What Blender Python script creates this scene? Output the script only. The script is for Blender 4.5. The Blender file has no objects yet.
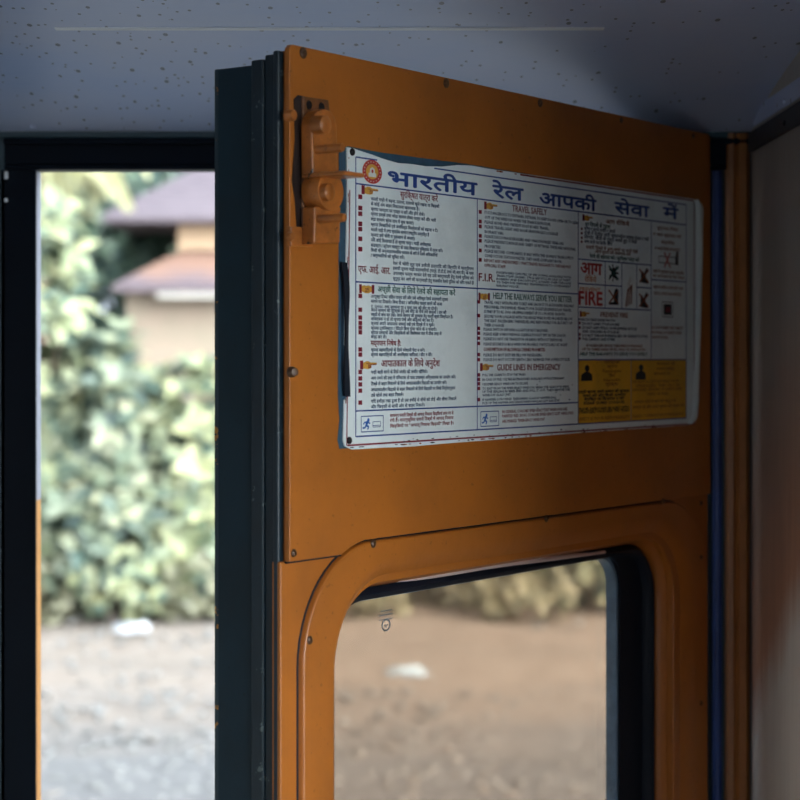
import bpy, bmesh, math, random
from mathutils import Vector, Matrix
R = random.Random(7)
SC = bpy.context.scene
COL = SC.collection
U = 0.75 / 687.0            # one survey unit in metres
F = 1900.0                  # focal length in pixels of the 800 px frame
CX, HY, EYE = 391.0, 358.0, 1.60   # vanishing column, horizon row, eye height above the coach floor

# ------------------------------------------------------------------ helpers
def link(o, parent=None):
    COL.objects.link(o)
    if parent is not None: o.parent = parent
    return o
def tag(o, label=None, cat=None, group=None, kind=None):
    if label: o['label'] = label
    if cat: o['category'] = cat
    if group: o['group'] = group
    if kind: o['kind'] = kind
    return o
def empty(name, loc, rz=0.0):
    o = bpy.data.objects.new(name, None); o.empty_display_size = 0.05
    o.location = loc; o.rotation_euler = (0, 0, rz)
    return link(o)
def obj(name, bm, mat, parent=None, smooth=False, bevel=0.0, seg=2, recalc=True, auto=None):
    if recalc: bmesh.ops.recalc_face_normals(bm, faces=bm.faces)
    me = bpy.data.meshes.new(name); bm.to_mesh(me); bm.free()
    for p in me.polygons: p.use_smooth = smooth
    if smooth and auto: me.set_sharp_from_angle(angle=math.radians(auto))
    mats = mat if isinstance(mat, (list, tuple)) else [mat]
    for m in mats: me.materials.append(m)
    o = bpy.data.objects.new(name, me); link(o, parent)
    if bevel:
        b = o.modifiers.new('bevel', 'BEVEL'); b.width = bevel; b.segments = seg
        b.limit_method = 'ANGLE'; b.angle_limit = math.radians(40)
    return o
def box(bm, x0, x1, y0, y1, z0, z1, mi=0):
    v = [bm.verts.new(p) for p in ((x0,y0,z0),(x1,y0,z0),(x1,y1,z0),(x0,y1,z0),(x0,y0,z1),(x1,y0,z1),(x1,y1,z1),(x0,y1,z1))]
    for f in ((0,3,2,1),(4,5,6,7),(0,1,5,4),(1,2,6,5),(2,3,7,6),(3,0,4,7)):
        bm.faces.new([v[i] for i in f]).material_index = mi
def struct(name, bm, mat, **k):
    o = obj(name, bm, mat, **k); o['kind'] = 'structure'; return o
def cyl(bm, c, axis, r0, r1, L, n=20, cap0=True, cap1=True):
    """tapered cylinder from c along axis"""
    a = Vector(axis).normalized(); t = a.orthogonal().normalized(); b = a.cross(t)
    c = Vector(c); rings = []
    for k, r in ((0, r0), (L, r1)):
        rings.append([bm.verts.new(c + a*k + (t*math.cos(q) + b*math.sin(q))*r) for q in (2*math.pi*i/n for i in range(n))])
    for i in range(n):
        bm.faces.new((rings[0][i], rings[0][(i+1)%n], rings[1][(i+1)%n], rings[1][i]))
    if cap0: bm.faces.new(rings[0][::-1])
    if cap1: bm.faces.new(rings[1])
def lathe(bm, c, axis, prof, n=20):
    """prof: (radius, height along axis)"""
    a = Vector(axis).normalized(); t = a.orthogonal().normalized(); b = a.cross(t); c = Vector(c); prev = None
    for r, h in prof:
        if r < 1e-7: ring = [bm.verts.new(c + a*h)]
        else: ring = [bm.verts.new(c + a*h + (t*math.cos(q) + b*math.sin(q))*r) for q in (2*math.pi*i/n for i in range(n))]
        if prev:
            for i in range(n):
                j = (i+1) % n
                if len(ring) == 1: bm.faces.new((prev[i], prev[j], ring[0]))
                elif len(prev) == 1: bm.faces.new((prev[0], ring[j], ring[i]))
                else: bm.faces.new((prev[i], prev[j], ring[j], ring[i]))
        prev = ring
def plate_mesh(outer, holes, y0, y1):
    """solid plate in the s-z plane between depths y0 and y1, with real holes"""
    cu = bpy.data.curves.new('tmp', 'CURVE'); cu.dimensions = '2D'; cu.fill_mode = 'BOTH'
    for pts in [outer] + list(holes):
        sp = cu.splines.new('POLY'); sp.points.add(len(pts)-1); sp.use_cyclic_u = True
        for p, q in zip(sp.points, pts): p.co = (q[0], q[1], 0, 1)
    cu.extrude = abs(y1-y0)/2
    o = bpy.data.objects.new('tmp', cu); COL.objects.link(o)
    bpy.context.view_layer.update()
    dg = bpy.context.evaluated_depsgraph_get()
    me = bpy.data.meshes.new_from_object(o.evaluated_get(dg))
    bm = bmesh.new(); bm.from_mesh(me)
    bpy.data.objects.remove(o); bpy.data.curves.remove(cu); bpy.data.meshes.remove(me)
    ym = (y0+y1)/2
    for v in bm.verts: v.co = Vector((v.co.x, ym - v.co.z, v.co.y))
    bmesh.ops.remove_doubles(bm, verts=bm.verts, dist=1e-6)
    return bm
def rr(s0, s1, z0, z1, r, n=14):
    out = []
    for cx, cz, a0 in ((s1-r, z1-r, 0), (s0+r, z1-r, 90), (s0+r, z0+r, 180), (s1-r, z0+r, 270)):
        for i in range(n+1):
            a = math.radians(a0 + 90*i/n); out.append((cx + r*math.cos(a), cz + r*math.sin(a)))
    return out
def loft(bm, contours, closed=False):
    rings = [[bm.verts.new((s, y, z)) for s, z in pts] for pts, y in contours]
    n = len(rings[0]); rr_ = list(zip(rings, rings[1:]))
    if closed: rr_.append((rings[-1], rings[0]))
    for a, b in rr_:
        for i in range(n): bm.faces.new((a[i], a[(i+1)%n], b[(i+1)%n], b[i]))

# ------------------------------------------------------------------ materials
class NT:
    def __init__(s, name):
        s.m = bpy.data.materials.new(name); s.m.use_nodes = True
        s.t = s.m.node_tree; s.b = s.t.nodes['Principled BSDF']; s.out = s.t.nodes['Material Output']
        s.tc = s.t.nodes.new('ShaderNodeTexCoord')
    def n(s, typ, **k):
        x = s.t.nodes.new('ShaderNode' + typ)
        for a, v in k.items(): setattr(x, a, v)
        return x
    def l(s, a, b): s.t.links.new(a, b)
    def map(s, scale, src='Object'):
        mp = s.n('Mapping'); mp.inputs['Scale'].default_value = scale if hasattr(scale, '__len__') else (scale,)*3
        s.l(s.tc.outputs[src], mp.inputs[0]); return mp.outputs[0]
    def noise(s, scale, detail=4, rough=0.55, vec=None):
        x = s.n('TexNoise'); x.inputs['Scale'].default_value = scale; x.inputs['Detail'].default_value = detail
        x.inputs['Roughness'].default_value = rough
        s.l(vec if vec is not None else s.tc.outputs['Object'], x.inputs['Vector']); return x.outputs['Fac']
    def ramp(s, fac, p0, p1, c0=(0,0,0,1), c1=(1,1,1,1)):
        r = s.n('ValToRGB'); e = r.color_ramp.elements
        e[0].position = p0; e[1].position = p1; e[0].color = c0; e[1].color = c1
        s.l(fac, r.inputs[0]); return r.outputs[0]
    def mix(s, fac, a, b, blend='MIX'):
        x = s.n('Mix', data_type='RGBA', blend_type=blend)
        for sock, v in ((x.inputs[0], fac), (x.inputs[6], a), (x.inputs[7], b)):
            if hasattr(v, 'is_linked'): s.l(v, sock)
            else: sock.default_value = v if not hasattr(v, '__len__') else (*v[:3], 1)
        return x.outputs[2]
    def math(s, op, a, b=0.0):
        x = s.n('Math', operation=op)
        for sock, v in ((x.inputs[0], a), (x.inputs[1], b)):
            if hasattr(v, 'is_linked'): s.l(v, sock)
            else: sock.default_value = v
        return x.outputs[0]
    def bump(s, h, strength, dist=0.001):
        b = s.n('Bump'); b.inputs['Strength'].default_value = strength; b.inputs['Distance'].default_value = dist
        s.l(h, b.inputs['Height']); s.l(b.outputs[0], s.b.inputs['Normal'])
    def base(s, c):
        if hasattr(c, 'is_linked'): s.l(c, s.b.inputs['Base Color'])
        else: s.b.inputs['Base Color'].default_value = (*c[:3], 1)
def paint(name, c, dirt=(0,0,0), amount=0.4, rough=0.4, scale=9, chip=None, chip_amt=0.66, metallic=0, spec=0.5, bump=0.12):
    m = NT(name)
    f = m.ramp(m.noise(scale, 6, 0.65), 0.42, 0.75)
    col = m.mix(m.math('MULTIPLY', f, amount), c, dirt)
    f2 = m.ramp(m.noise(220, 2, 0.5), 0.68, 0.74)       # fine specks in the paint
    col = m.mix(m.math('MULTIPLY', f2, 0.45), col, dirt)
    if chip is not None:
        g = m.ramp(m.noise(60, 5, 0.7), chip_amt, chip_amt + 0.015)
        col = m.mix(g, col, chip)
    m.base(col)
    m.b.inputs['Roughness'].default_value = rough; m.b.inputs['Metallic'].default_value = metallic
    m.b.inputs['Specular IOR Level'].default_value = spec
    m.bump(m.noise(90, 3, 0.5), bump, 0.002)
    return m.m
def plain(name, c, rough=0.5, metallic=0.0, spec=0.5):
    m = NT(name); m.base(c); m.b.inputs['Roughness'].default_value = rough
    m.b.inputs['Metallic'].default_value = metallic; m.b.inputs['Specular IOR Level'].default_value = spec
    return m.m
def leafmat(name, cols, rough=0.55, trans=0.25):
    m = NT(name); g = m.n('NewGeometry'); r = m.n('ValToRGB')
    e = r.color_ramp.elements
    while len(e) < len(cols): e.new(0.5)
    for i, (el, c) in enumerate(zip(e, cols)):
        el.position = i/(len(cols)-1); el.color = (*c, 1)
    m.l(g.outputs['Random Per Island'], r.inputs[0]); m.base(r.outputs[0])
    m.b.inputs['Roughness'].default_value = rough
    tr = m.n('BsdfTranslucent'); m.l(r.outputs[0], tr.inputs[0])
    mx = m.n('MixShader'); mx.inputs[0].default_value = trans
    m.l(m.b.outputs[0], mx.inputs[1]); m.l(tr.outputs[0], mx.inputs[2]); m.l(mx.outputs[0], m.out.inputs[0])
    return m.m

ORANGE = paint('orange_enamel', (0.455, 0.14, 0.016), (0.13, 0.045, 0.012), 0.42, 0.38, 7)
ORANGE_POST = paint('orange_enamel_worn', (0.36, 0.13, 0.03), (0.10, 0.04, 0.012), 0.45, 0.45, 14)
GREEN = paint('dark_teal_enamel', (0.0045, 0.022, 0.036), (0.004, 0.010, 0.014), 0.6, 0.45, 12, spec=0.3)
GREEN_CHIP = paint('dark_teal_enamel_chipped', (0.004, 0.018, 0.031), (0.002, 0.006, 0.010), 0.7, 0.42, 20, chip=(0.10, 0.13, 0.13), chip_amt=0.64)
GREEN_EDGE = paint('dark_teal_enamel_rubbed_corner', (0.006, 0.024, 0.036), (0.004, 0.010, 0.014), 0.5, 0.45, 20, chip=(0.36, 0.15, 0.02), chip_amt=0.62)
NAVY = paint('navy_black_enamel', (0.004, 0.009, 0.018), (0.004, 0.004, 0.008), 0.5, 0.5, 10, spec=0.10)
NAVY_LIGHT = paint('teal_blue_enamel', (0.03, 0.075, 0.10), (0.01, 0.02, 0.03), 0.4, 0.4, 10)
BLUE = paint('blue_daylight_strip', (0.04, 0.085, 0.30), (0.008, 0.012, 0.05), 0.5, 0.35, 16)
RUBBER = paint('black_rubber', (0.007, 0.011, 0.021), (0.02, 0.025, 0.035), 0.35, 0.5, 30, spec=0.2)
BEAD = paint('blue_grey_glazing_bead', (0.20, 0.33, 0.48), (0.02, 0.03, 0.045), 0.5, 0.35, 30)
SCREW = paint('painted_screw', (0.11, 0.05, 0.022), (0.03, 0.015, 0.008), 0.7, 0.4, 300)
DARK = plain('dark_steel', (0.02, 0.018, 0.02), 0.45, 0.6)
LATCH = paint('orange_enamel_scuffed', (0.52, 0.165, 0.03), (0.035, 0.016, 0.010), 0.6, 0.3, 34, chip=(0.02, 0.014, 0.012), chip_amt=0.62)
GREYSKIN = plain('grey_outer_paint', (0.27, 0.28, 0.33), 0.5)
STRIPE = plain('orange_outer_paint', (0.50, 0.215, 0.03), 0.5)
FLOOR = paint('grey_vinyl_floor', (0.14, 0.13, 0.12), (0.06, 0.05, 0.05), 0.5, 0.5, 5)
CREAM = paint('cream_laminate_dull', (0.42, 0.41, 0.38), (0.15, 0.13, 0.12), 0.4, 0.5, 5)
MOULD = paint('dark_grey_moulding', (0.035, 0.036, 0.045), (0.012, 0.012, 0.015), 0.5, 0.5, 25)

def ceiling_mat():
    m = NT('grey_blue_ceiling_enamel')
    f = m.ramp(m.noise(3.5, 5, 0.6), 0.35, 0.7)
    col = m.mix(f, (0.41, 0.53, 0.81), (0.54, 0.60, 0.79))
    sx = m.n('SeparateXYZ'); m.l(m.tc.outputs['Object'], sx.inputs[0])
    spread = m.math('ADD', m.math('MULTIPLY', sx.outputs[0], 0.55), m.math('MULTIPLY', m.noise(2.5, 2), 0.25))
    def specks(scale, thr, keep, vs):
        vo = m.n('TexVoronoi'); vo.inputs['Scale'].default_value = scale
        m.l(m.map(vs), vo.inputs['Vector'])
        near = m.math('LESS_THAN', vo.outputs['Distance'], thr)
        sp = m.n('SeparateColor'); m.l(vo.outputs['Color'], sp.inputs[0])
        return m.math('MULTIPLY', near, m.math('GREATER_THAN', sp.outputs[0], m.math('ADD', keep, spread)))
    a = specks(75, 0.16, 0.58, (0.9, 0.42, 0.42)); b = specks(125, 0.18, 0.52, (0.9, 0.5, 0.5))
    col = m.mix(m.math('MULTIPLY', m.math('MAXIMUM', a, b), 0.8), col, (0.05, 0.06, 0.09))
    m.base(col); m.b.inputs['Roughness'].default_value = 0.42
    m.bump(m.noise(28, 3, 0.5, m.map((1, 3, 3))), 0.10, 0.004)
    return m.m
CEIL = ceiling_mat()
def laminate():  # brightness of the lower wall is painted in: brown band, then pale foot
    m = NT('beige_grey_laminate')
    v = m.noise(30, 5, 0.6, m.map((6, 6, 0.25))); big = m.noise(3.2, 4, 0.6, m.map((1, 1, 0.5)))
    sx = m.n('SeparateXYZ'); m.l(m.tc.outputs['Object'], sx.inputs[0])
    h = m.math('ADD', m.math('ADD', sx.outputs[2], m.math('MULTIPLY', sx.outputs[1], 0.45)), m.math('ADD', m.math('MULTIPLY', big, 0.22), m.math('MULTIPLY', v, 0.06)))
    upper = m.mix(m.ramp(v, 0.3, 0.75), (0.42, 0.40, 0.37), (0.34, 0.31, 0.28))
    brown_band = m.mix(m.ramp(v, 0.3, 0.75), (0.62, 0.38, 0.27), (0.46, 0.26, 0.18))
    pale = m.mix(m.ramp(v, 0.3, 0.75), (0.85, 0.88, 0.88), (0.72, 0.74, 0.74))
    col = m.mix(m.ramp(m.math('SUBTRACT', h, 2.0), 0.36, 0.62), brown_band, upper)
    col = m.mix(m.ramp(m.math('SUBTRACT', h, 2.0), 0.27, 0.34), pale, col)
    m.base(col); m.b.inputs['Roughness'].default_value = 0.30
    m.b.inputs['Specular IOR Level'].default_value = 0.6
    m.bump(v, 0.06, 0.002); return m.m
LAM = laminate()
def glass_mat():
    m = NT('tinted_dusty_glass')
    tr = m.n('BsdfTransparent'); tr.inputs[0].default_value = (0.85, 0.75, 0.655, 1)
    gl = m.n('BsdfGlossy'); gl.inputs['Roughness'].default_value = 0.02
    du = m.n('BsdfDiffuse'); du.inputs[0].default_value = (0.50, 0.38, 0.30, 1)
    tl = m.n('BsdfTranslucent'); tl.inputs[0].default_value = (0.70, 0.56, 0.46, 1)
    dd = m.n('MixShader'); dd.inputs[0].default_value = 0.5
    m.l(du.outputs[0], dd.inputs[1]); m.l(tl.outputs[0], dd.inputs[2])
    f = m.ramp(m.noise(14, 5, 0.6, m.map((1, 1, 0.5))), 0.3, 0.8)
    fac = m.math('ADD', m.math('MULTIPLY', f, 0.05), 0.10)
    m1 = m.n('MixShader'); m.l(fac, m1.inputs[0]); m.l(tr.outputs[0], m1.inputs[1]); m.l(dd.outputs[0], m1.inputs[2])
    m2 = m.n('MixShader'); m2.inputs[0].default_value = 0.03
    m.l(m1.outputs[0], m2.inputs[1]); m.l(gl.outputs[0], m2.inputs[2]); m.l(m2.outputs[0], m.out.inputs[0])
    return m.m
GLASS = glass_mat()

# ------------------------------------------------------------------ survey: pixel rays -> metres
def at(x, y, d):
    """point at distance d (m) in front of the eye, seen at image column x, row y"""
    return Vector(((x-CX)/F*d, d, EYE + (HY-y)/F*d))
TH = math.atan2(1900.0, 1354.0)                 # how far the open leaf stands into the vestibule
DX, DY = math.cos(TH), math.sin(TH)
P0 = Vector(((288.5-CX)/F*1338.6*U, 1338.6*U, 0))  # foot of the free edge of the leaf
def S(x, y, dep=0.0):
    """leaf coordinates (s, z) of what is seen at (x, y) on the leaf plane dep metres behind its face"""
    o = P0 + Vector((-DY, DX, 0))*dep
    n = Vector((DY, -DX, 0)); r = Vector(((x-CX)/F, 1, (HY-y)/F))
    t = o.dot(n)/r.dot(n); p = r*t
    return ((p - o).dot(Vector((DX, DY, 0))), p.z + EYE)

# ------------------------------------------------------------------ camera
cam = bpy.data.cameras.new('camera'); co = bpy.data.objects.new('camera', cam); link(co)
co.location = (0, 0, EYE); co.rotation_euler = (math.pi/2, 0, 0)
cam.sensor_width = 36; cam.sensor_fit = 'HORIZONTAL'; cam.lens = F/800*36
cam.shift_x = (400-CX)/800; cam.shift_y = -(400-HY)/800
cam.clip_start = 0.05; cam.clip_end = 500
cam.dof.use_dof = True; cam.dof.focus_distance = 1.62
cam.dof.aperture_fstop = (cam.lens/1000)/0.0125
cam.dof.aperture_blades = 7
SC.camera = co

# ------------------------------------------------------------------ the vestibule
YW = 1900*U                 # inner face of the bodyside
XR = 359*U                  # partition beside the hinge
XL, XE, YB = -1.25, 8.0, -1.15
YM = (YW+YB)/2
def ceil_z(y):
    t = [(0, 225), (14, 227), (55, 240), (120, 254), (205, 267), (300, 277), (420, 287), (600, 300), (900, 315), (1480, 325)]
    q = (YW - y)/U if y > YM else (y - YB)/U
    q = max(0, q)
    for (a, za), (b, zb) in zip(t, t[1:]):
        if q <= b:
            return EYE + (za + (zb-za)*(q-a)/(b-a))*U
    return EYE + t[-1][1]*U
bm = bmesh.new(); ys = []
n = 56
for i in range(n+1):
    f = i/n; q = 0.5 - 0.5*math.cos(math.pi*f); ys.append(YB + (YW-YB)*q)
xs = [XL, XR, XE]
rows = [[bm.verts.new((x, y, ceil_z(y))) for x in xs] for y in ys]
top = [[bm.verts.new((x, y, ceil_z(y)+0.03)) for x in xs] for y in ys]
for g in (rows, top):
    for a, b in zip(g, g[1:]):
        for i in range(len(xs)-1): bm.faces.new((a[i], a[i+1], b[i+1], b[i]))
struct('ceiling', bm, CEIL, smooth=True, recalc=False)
# ceiling joint cover strip and its end flange along the bodyside
yj = 1597*U
bm = bmesh.new()
box(bm, at(55, 30, yj).x, at(604, 30, yj).x, yj-0.004, yj+0.006, ceil_z(yj)-0.0012, ceil_z(yj)+0.006)
struct('trim_1', bm, plain('pale_joint_strip', (0.80, 0.84, 0.90), 0.35), bevel=0.0004)
bm = bmesh.new()
box(bm, XL, XR, YW-0.006, YW+0.01, EYE+219*U, EYE+228*U)
struct('trim_2', bm, NAVY_LIGHT, bevel=0.002)

bm = bmesh.new(); box(bm, XL, XE, YB, YW, -0.05, 0.0); struct('floor', bm, FLOOR)
# bodyside with the doorway: header, jambs, outer reveal
XJ = -355*U; XH = 331*U     # edges of the doorway
ZT = EYE + 188*U            # underside of the header
bm = bmesh.new()
box(bm, XL, -386.5*U, YW, YW+27*U, -0.05, EYE+300*U)
box(bm, XR, XE, YW, YW+27*U, -0.05, EYE+300*U)
box(bm, -386.5*U, XR, YW, YW+27*U, EYE+221*U, EYE+300*U)
box(bm, XH, XR, YW+10*U, YW+27*U, -0.05, EYE+221*U)
box(bm, 296*U, XH, YW+16*U, YW+27*U, -0.05, EYE+221*U)
struct('wall_front', bm, NAVY_LIGHT)
bm = bmesh.new()
box(bm, -386.5*U, XR, YW-2*U, YW+27*U, EYE+193*U, EYE+219*U)
box(bm, -386.5*U, XR, YW-8*U, YW+2*U, EYE+213*U, EYE+219*U)
struct('trim_3', bm, NAVY, bevel=0.0015)
bm = bmesh.new(); box(bm, -386.5*U, XR, YW-4*U, YW+24*U, ZT, EYE+193*U)
struct('trim_4', bm, NAVY, bevel=0.0015)
# latch-side jamb: thin folded sheet with two keeper slots cut through
slots = []
for (cx, cy, w, h) in ((6.0, 175, 4.0, 8.0), (6.0, 200, 3.4, 4.2)):
    c = at(cx, cy, YW); w *= U/2; h *= U/2
    slots.append([(c.x-w, c.z-h), (c.x+w, c.z-h), (c.x+w, c.z+h), (c.x-w, c.z+h)])
bm = plate_mesh([(-390*U, 0), (XJ, 0), (XJ, ZT), (-390*U, ZT)], slots, YW, YW+3*U)
struct('trim_5', bm, NAVY)
zs = EYE - 143*U
bm = bmesh.new(); box(bm, XJ-6*U, XJ, YW+3*U, YW+27*U, zs, ZT); struct('trim_6', bm, GREYSKIN, bevel=0.0006)
bm = bmesh.new(); box(bm, XJ-6*U, XJ, YW+3*U, YW+27*U, -0.05, zs); struct('trim_7', bm, STRIPE, bevel=0.0006)
# hinge post (orange, ribbed) and an added strip, its blue standing in for daylight in the gap
bm = bmesh.new()
pts = [(at(727, 0, YW-6*U).x, YW+12*U), (at(727, 0, YW-6*U).x, YW-4*U), (at(729, 0, YW-6*U).x, YW-7*U), (at(733, 0, YW-6*U).x, YW-8*U),
       (at(736, 0, YW-6*U).x, YW-5*U), (at(739, 0, YW-6*U).x, YW-8*U), (at(746, 0, YW-6*U).x, YW-8*U), (at(749.5, 0, YW-4*U).x, YW-4*U), (at(749.5, 0, YW-4*U).x, YW+12*U)]
for a, b in ((0, 1),):
    lo = [bm.verts.new((x, y, 0)) for x, y in pts]; hi = [bm.verts.new((x, y, EYE+224*U)) for x, y in pts]
for i in range(len(pts)): bm.faces.new((lo[i], lo[(i+1)%len(pts)], hi[(i+1)%len(pts)], hi[i]))
bm.faces.new(lo); bm.faces.new(hi)
struct('trim_8', bm, ORANGE_POST)
bm = bmesh.new()
cyl(bm, (at(717.5, 0, YW+8*U).x, YW+10*U, 0), (0, 0, 1), 5.0*U, 5.0*U, EYE+188*U, 20)
struct('trim_9', bm, BLUE, smooth=True, auto=40)
# partition beside the hinge, its mouldings
YP = 1.26
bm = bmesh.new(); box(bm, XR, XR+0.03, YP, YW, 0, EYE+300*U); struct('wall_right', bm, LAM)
bm = bmesh.new(); box(bm, XR-4*U, XR, YP, YW-10*U, EYE+204*U, EYE+224*U); struct('trim_10', bm, MOULD, bevel=0.0015)
bm = bmesh.new(); box(bm, XR-2*U, XR, YP, YW-26*U, EYE+228*U, EYE+246*U); struct('trim_11', bm, CEIL, bevel=0.002)
bm = bmesh.new(); box(bm, XR-1.5*U, XR, YW-9*U, YW-6*U, 0, EYE+204*U); struct('trim_12', bm, MOULD, bevel=0.0008)
for x, y, k in ((783.5, 102, 0), (786, 123, 1)):
    d = (XR-3*U)*F/(x-CX); p = at(x, y, d)
    bm = bmesh.new(); lathe(bm, (XR-(2 if k == 0 else 4)*U, p.y, p.z), (-1, 0, 0), [(3*U, 0), (2.7*U, 1.2*U), (1.2*U, 2*U), (0, 2.1*U)], 14)
    o = obj('wall_screw', bm, CEIL if k == 0 else DARK, smooth=True)
    tag(o, 'pale domed screw head on the strip above the dark corner moulding' if k == 0 else 'dark screw head on the dark moulding at the top of the beige partition', 'screw')
bm = bmesh.new(); p = at(33, 127, YW-18*U)
lathe(bm, (p.x, YW-20*U, ceil_z(YW-20*U)+0.0005), (0, -0.25, -1), [(4*U, 0), (3.8*U, 1.5*U), (2*U, 3*U), (0, 3.3*U)], 14)
tag(obj('ceiling_screw', bm, CEIL, smooth=True), 'painted screw head on the ceiling edge above the dark door jamb', 'screw')
# remaining walls of the coach, with the openings on the other side that let the daylight in
bm = bmesh.new(); box(bm, XL-0.04, XL, YB, YW, -0.05, EYE+345*U); struct('wall_left', bm, CREAM)
bm = bmesh.new(); box(bm, XE, XE+0.04, YB, YW, -0.05, EYE+345*U); struct('wall_saloon', bm, CREAM)
WINS = [(-0.98, -0.50, 0.75, 1.80)] + [(x, x+1.42, 0.60, 1.83) for x in (1.35, 2.85, 4.35, 5.90)]  # all unseen: first one added as fill light, the saloon row sized for light
bm = plate_mesh([(XL, -0.05), (XE, -0.05), (XE, EYE+345*U), (XL, EYE+345*U)],
                [[(a, c), (b, c), (b, d), (a, d)] for a, b, c, d in WINS], YB-0.04, YB)
struct('wall_back', bm, CREAM)

# ------------------------------------------------------------------ the open door leaf
door = empty('carriage_door', P0, TH)
tag(door, 'orange carriage door standing open inward with dark teal edge and rounded window', 'door')
W = 668*U
ztop = S(287, 43.5)[1]
zc = EYE + 209*U
OPEN = rr(70*U, 610*U, 0.98, S(500, 545)[1]-12*U, 60*U)       # clearance hole behind the window frame
bm = plate_mesh([(-2*U, 0.015), (W, 0.015), (W, zc), (-2*U, zc)], [OPEN], 31*U, 66.5*U)
obj('door_core', bm, GREEN, door, bevel=0.0015)
bm = bmesh.new(); box(bm, -2.3*U, 2*U, 63*U, 66.9*U, 0.015, zc); obj('edge_corner', bm, GREEN_EDGE, door, bevel=0.001)
bm = plate_mesh([(-4*U, 0.015), (W, 0.015), (W, zc+3*U), (-4*U, zc+3*U)], [OPEN], 20*U, 31*U)
obj('edge_strip', bm, GREEN_CHIP, door, bevel=0.0012)
bm = plate_mesh([(-2*U, 0.015), (W, 0.015), (W, zc+6*U), (-2*U, zc+6*U)], [OPEN], 12*U, 20*U)
obj('edge_strip', bm, GREEN_CHIP, door, bevel=0.0012)
bm = bmesh.new(); box(bm, -4.2*U, 4*U, 6*U, 11*U, 0.015, zc+8*U); obj('edge_bead', bm, GREEN_CHIP, door, bevel=0.0014)
# lower orange sheet (flush body of the leaf)
INN = (S(321, 730, 20*U)[0], S(656, 720, 20*U)[0], 0.95, S(500, 566, 20*U)[1])
bm = plate_mesh([(-4*U, 0.015), (W+5*U, 0.015), (W+5*U, ztop-4*U), (2*U, ztop-4*U), (2*U, S(288, 562)[1]), (-4*U, S(288, 562)[1])],
                [rr(INN[0]-6*U, INN[1]+6*U, INN[2]-6*U, INN[3]+6*U, 60*U)], 4*U, 12*U)
obj('body_sheet', bm, ORANGE, door, bevel=0.0012)
# window surround: pressed ring with a rounded inner lip
RO = (S(302, 720)[0], 662*U, 0.86, S(545, 518)[1])
ring_o = lambda g, r: rr(RO[0]-g, RO[1]+g, RO[2]-g, RO[3]+g, r+g)
ring_c = lambda g, r: rr(INN[0]-g*0.55, INN[1]+g*1.6, INN[2]-g, INN[3]+g, r+g)
ring_i = lambda g, r: rr(INN[0]-g, INN[1]+g, INN[2]-g, INN[3]+g, r+g)
bm = bmesh.new()
loft(bm, [(ring_o(0, 84*U), 6*U), (ring_o(0, 84*U), 0.2*U), (ring_o(-1.2*U, 84*U), -1.2*U), (ring_o(-2.4*U, 84*U), -1.3*U),
          (ring_c(26*U, 56*U), -1.3*U), (ring_c(24*U, 56*U), -1.2*U), (ring_c(19*U, 56*U), 0*U), (ring_c(13*U, 56*U), 3*U), (ring_c(7*U, 56*U), 8*U),
          (ring_c(2.5*U, 56*U), 15*U), (ring_i(0, 56*U), 23*U), (ring_i(1*U, 56*U), 26*U)])
obj('window_surround', bm, ORANGE, door, smooth=True, auto=50)
bm = bmesh.new()
loft(bm, [(ring_o(0.2*U, 84*U), 4.1*U), (ring_o(0.2*U, 84*U), 3.0*U), (ring_o(1.1*U, 84*U), 3.3*U), (ring_o(1.4*U, 84*U), 4.1*U)])
obj('seam_shadow', bm, RUBBER, door)  # dark line standing in for the shadow gap round the surround
# upper panel, its foot cut round the surround
arc = [p for p in ring_o(2.2*U, 84*U) if p[0] < RO[0]+84*U and S(288, 562)[1]-0.002 <= p[1] and p[1] > RO[2]+0.2]
arc = sorted(arc, key=lambda p: p[0])
zl = S(288, 562)[1]
bm = bmesh.new(); box(bm, 0.5*U, arc[0][0]+2*U, 1.5*U, 3.9*U, zl-1.5*U, zl+0.5*U); obj('seam_shadow', bm, RUBBER, door)  # dark strip painted as the shadow under the upper panel
outl = [(0, zl)] + [(arc[0][0]-0.0005, zl)] + arc + [(W, RO[3]+2.2*U), (W, ztop-3*U), (W-3*U, ztop), (3*U, ztop), (0, ztop-3*U)]
bm = plate_mesh(outl, [], -1.0*U, 3.6*U)
obj('upper_panel', bm, ORANGE, door, bevel=0.0008)
# rubber gasket, glazing bead, pane
DP = 46*U
PR = S(606, 720, DP)[0]; PTZ = S(520, 570, DP)[1]; PL = INN[0]+12*U; PB = INN[2]+0.02
bm = bmesh.new()
loft(bm, [(ring_i(2*U, 52*U), 24*U), (ring_i(-5*U, 52*U), 19*U), (ring_i(-9*U, 52*U), 21*U), (ring_i(-10*U, 52*U), 30*U),
          (rr(PL, PR+5*U, PB, PTZ+3*U, 34*U), 34*U), (rr(PL, PR+4*U, PB, PTZ+2*U, 32*U), DP-2*U), (rr(PL-4*U, PR+1*U, PB, PTZ+1*U, 28*U), DP),
          (rr(PL-4*U, PR+14*U, PB-10*U, PTZ+14*U, 40*U), DP+4*U), (ring_i(2*U, 52*U), 60*U)], closed=True)
obj('window_gasket', bm, RUBBER, door, smooth=True, auto=60)
bm = bmesh.new()
loft(bm, [(rr(PL-1*U, PR+11*U, PB, PTZ+2.5*U, 38*U), 33.5*U), (rr(PL-1*U, PR+5*U, PB, PTZ+1.6*U, 32*U), 36*U), (rr(PL+1*U, PR+0.8*U, PB, PTZ-0.5*U, 30*U), 35.5*U), (rr(PL+1*U, PR-0.3*U, PB, PTZ-1*U, 30*U), 38*U), (rr(PL, PR, PB, PTZ, 30*U), DP)])
obj('glazing_bead', bm, BEAD, door, smooth=True, auto=60)
bm = plate_mesh(rr(PL-6*U, PR+6*U, PB-6*U, PTZ+6*U, 30*U), [], DP, DP+3*U)
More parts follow.
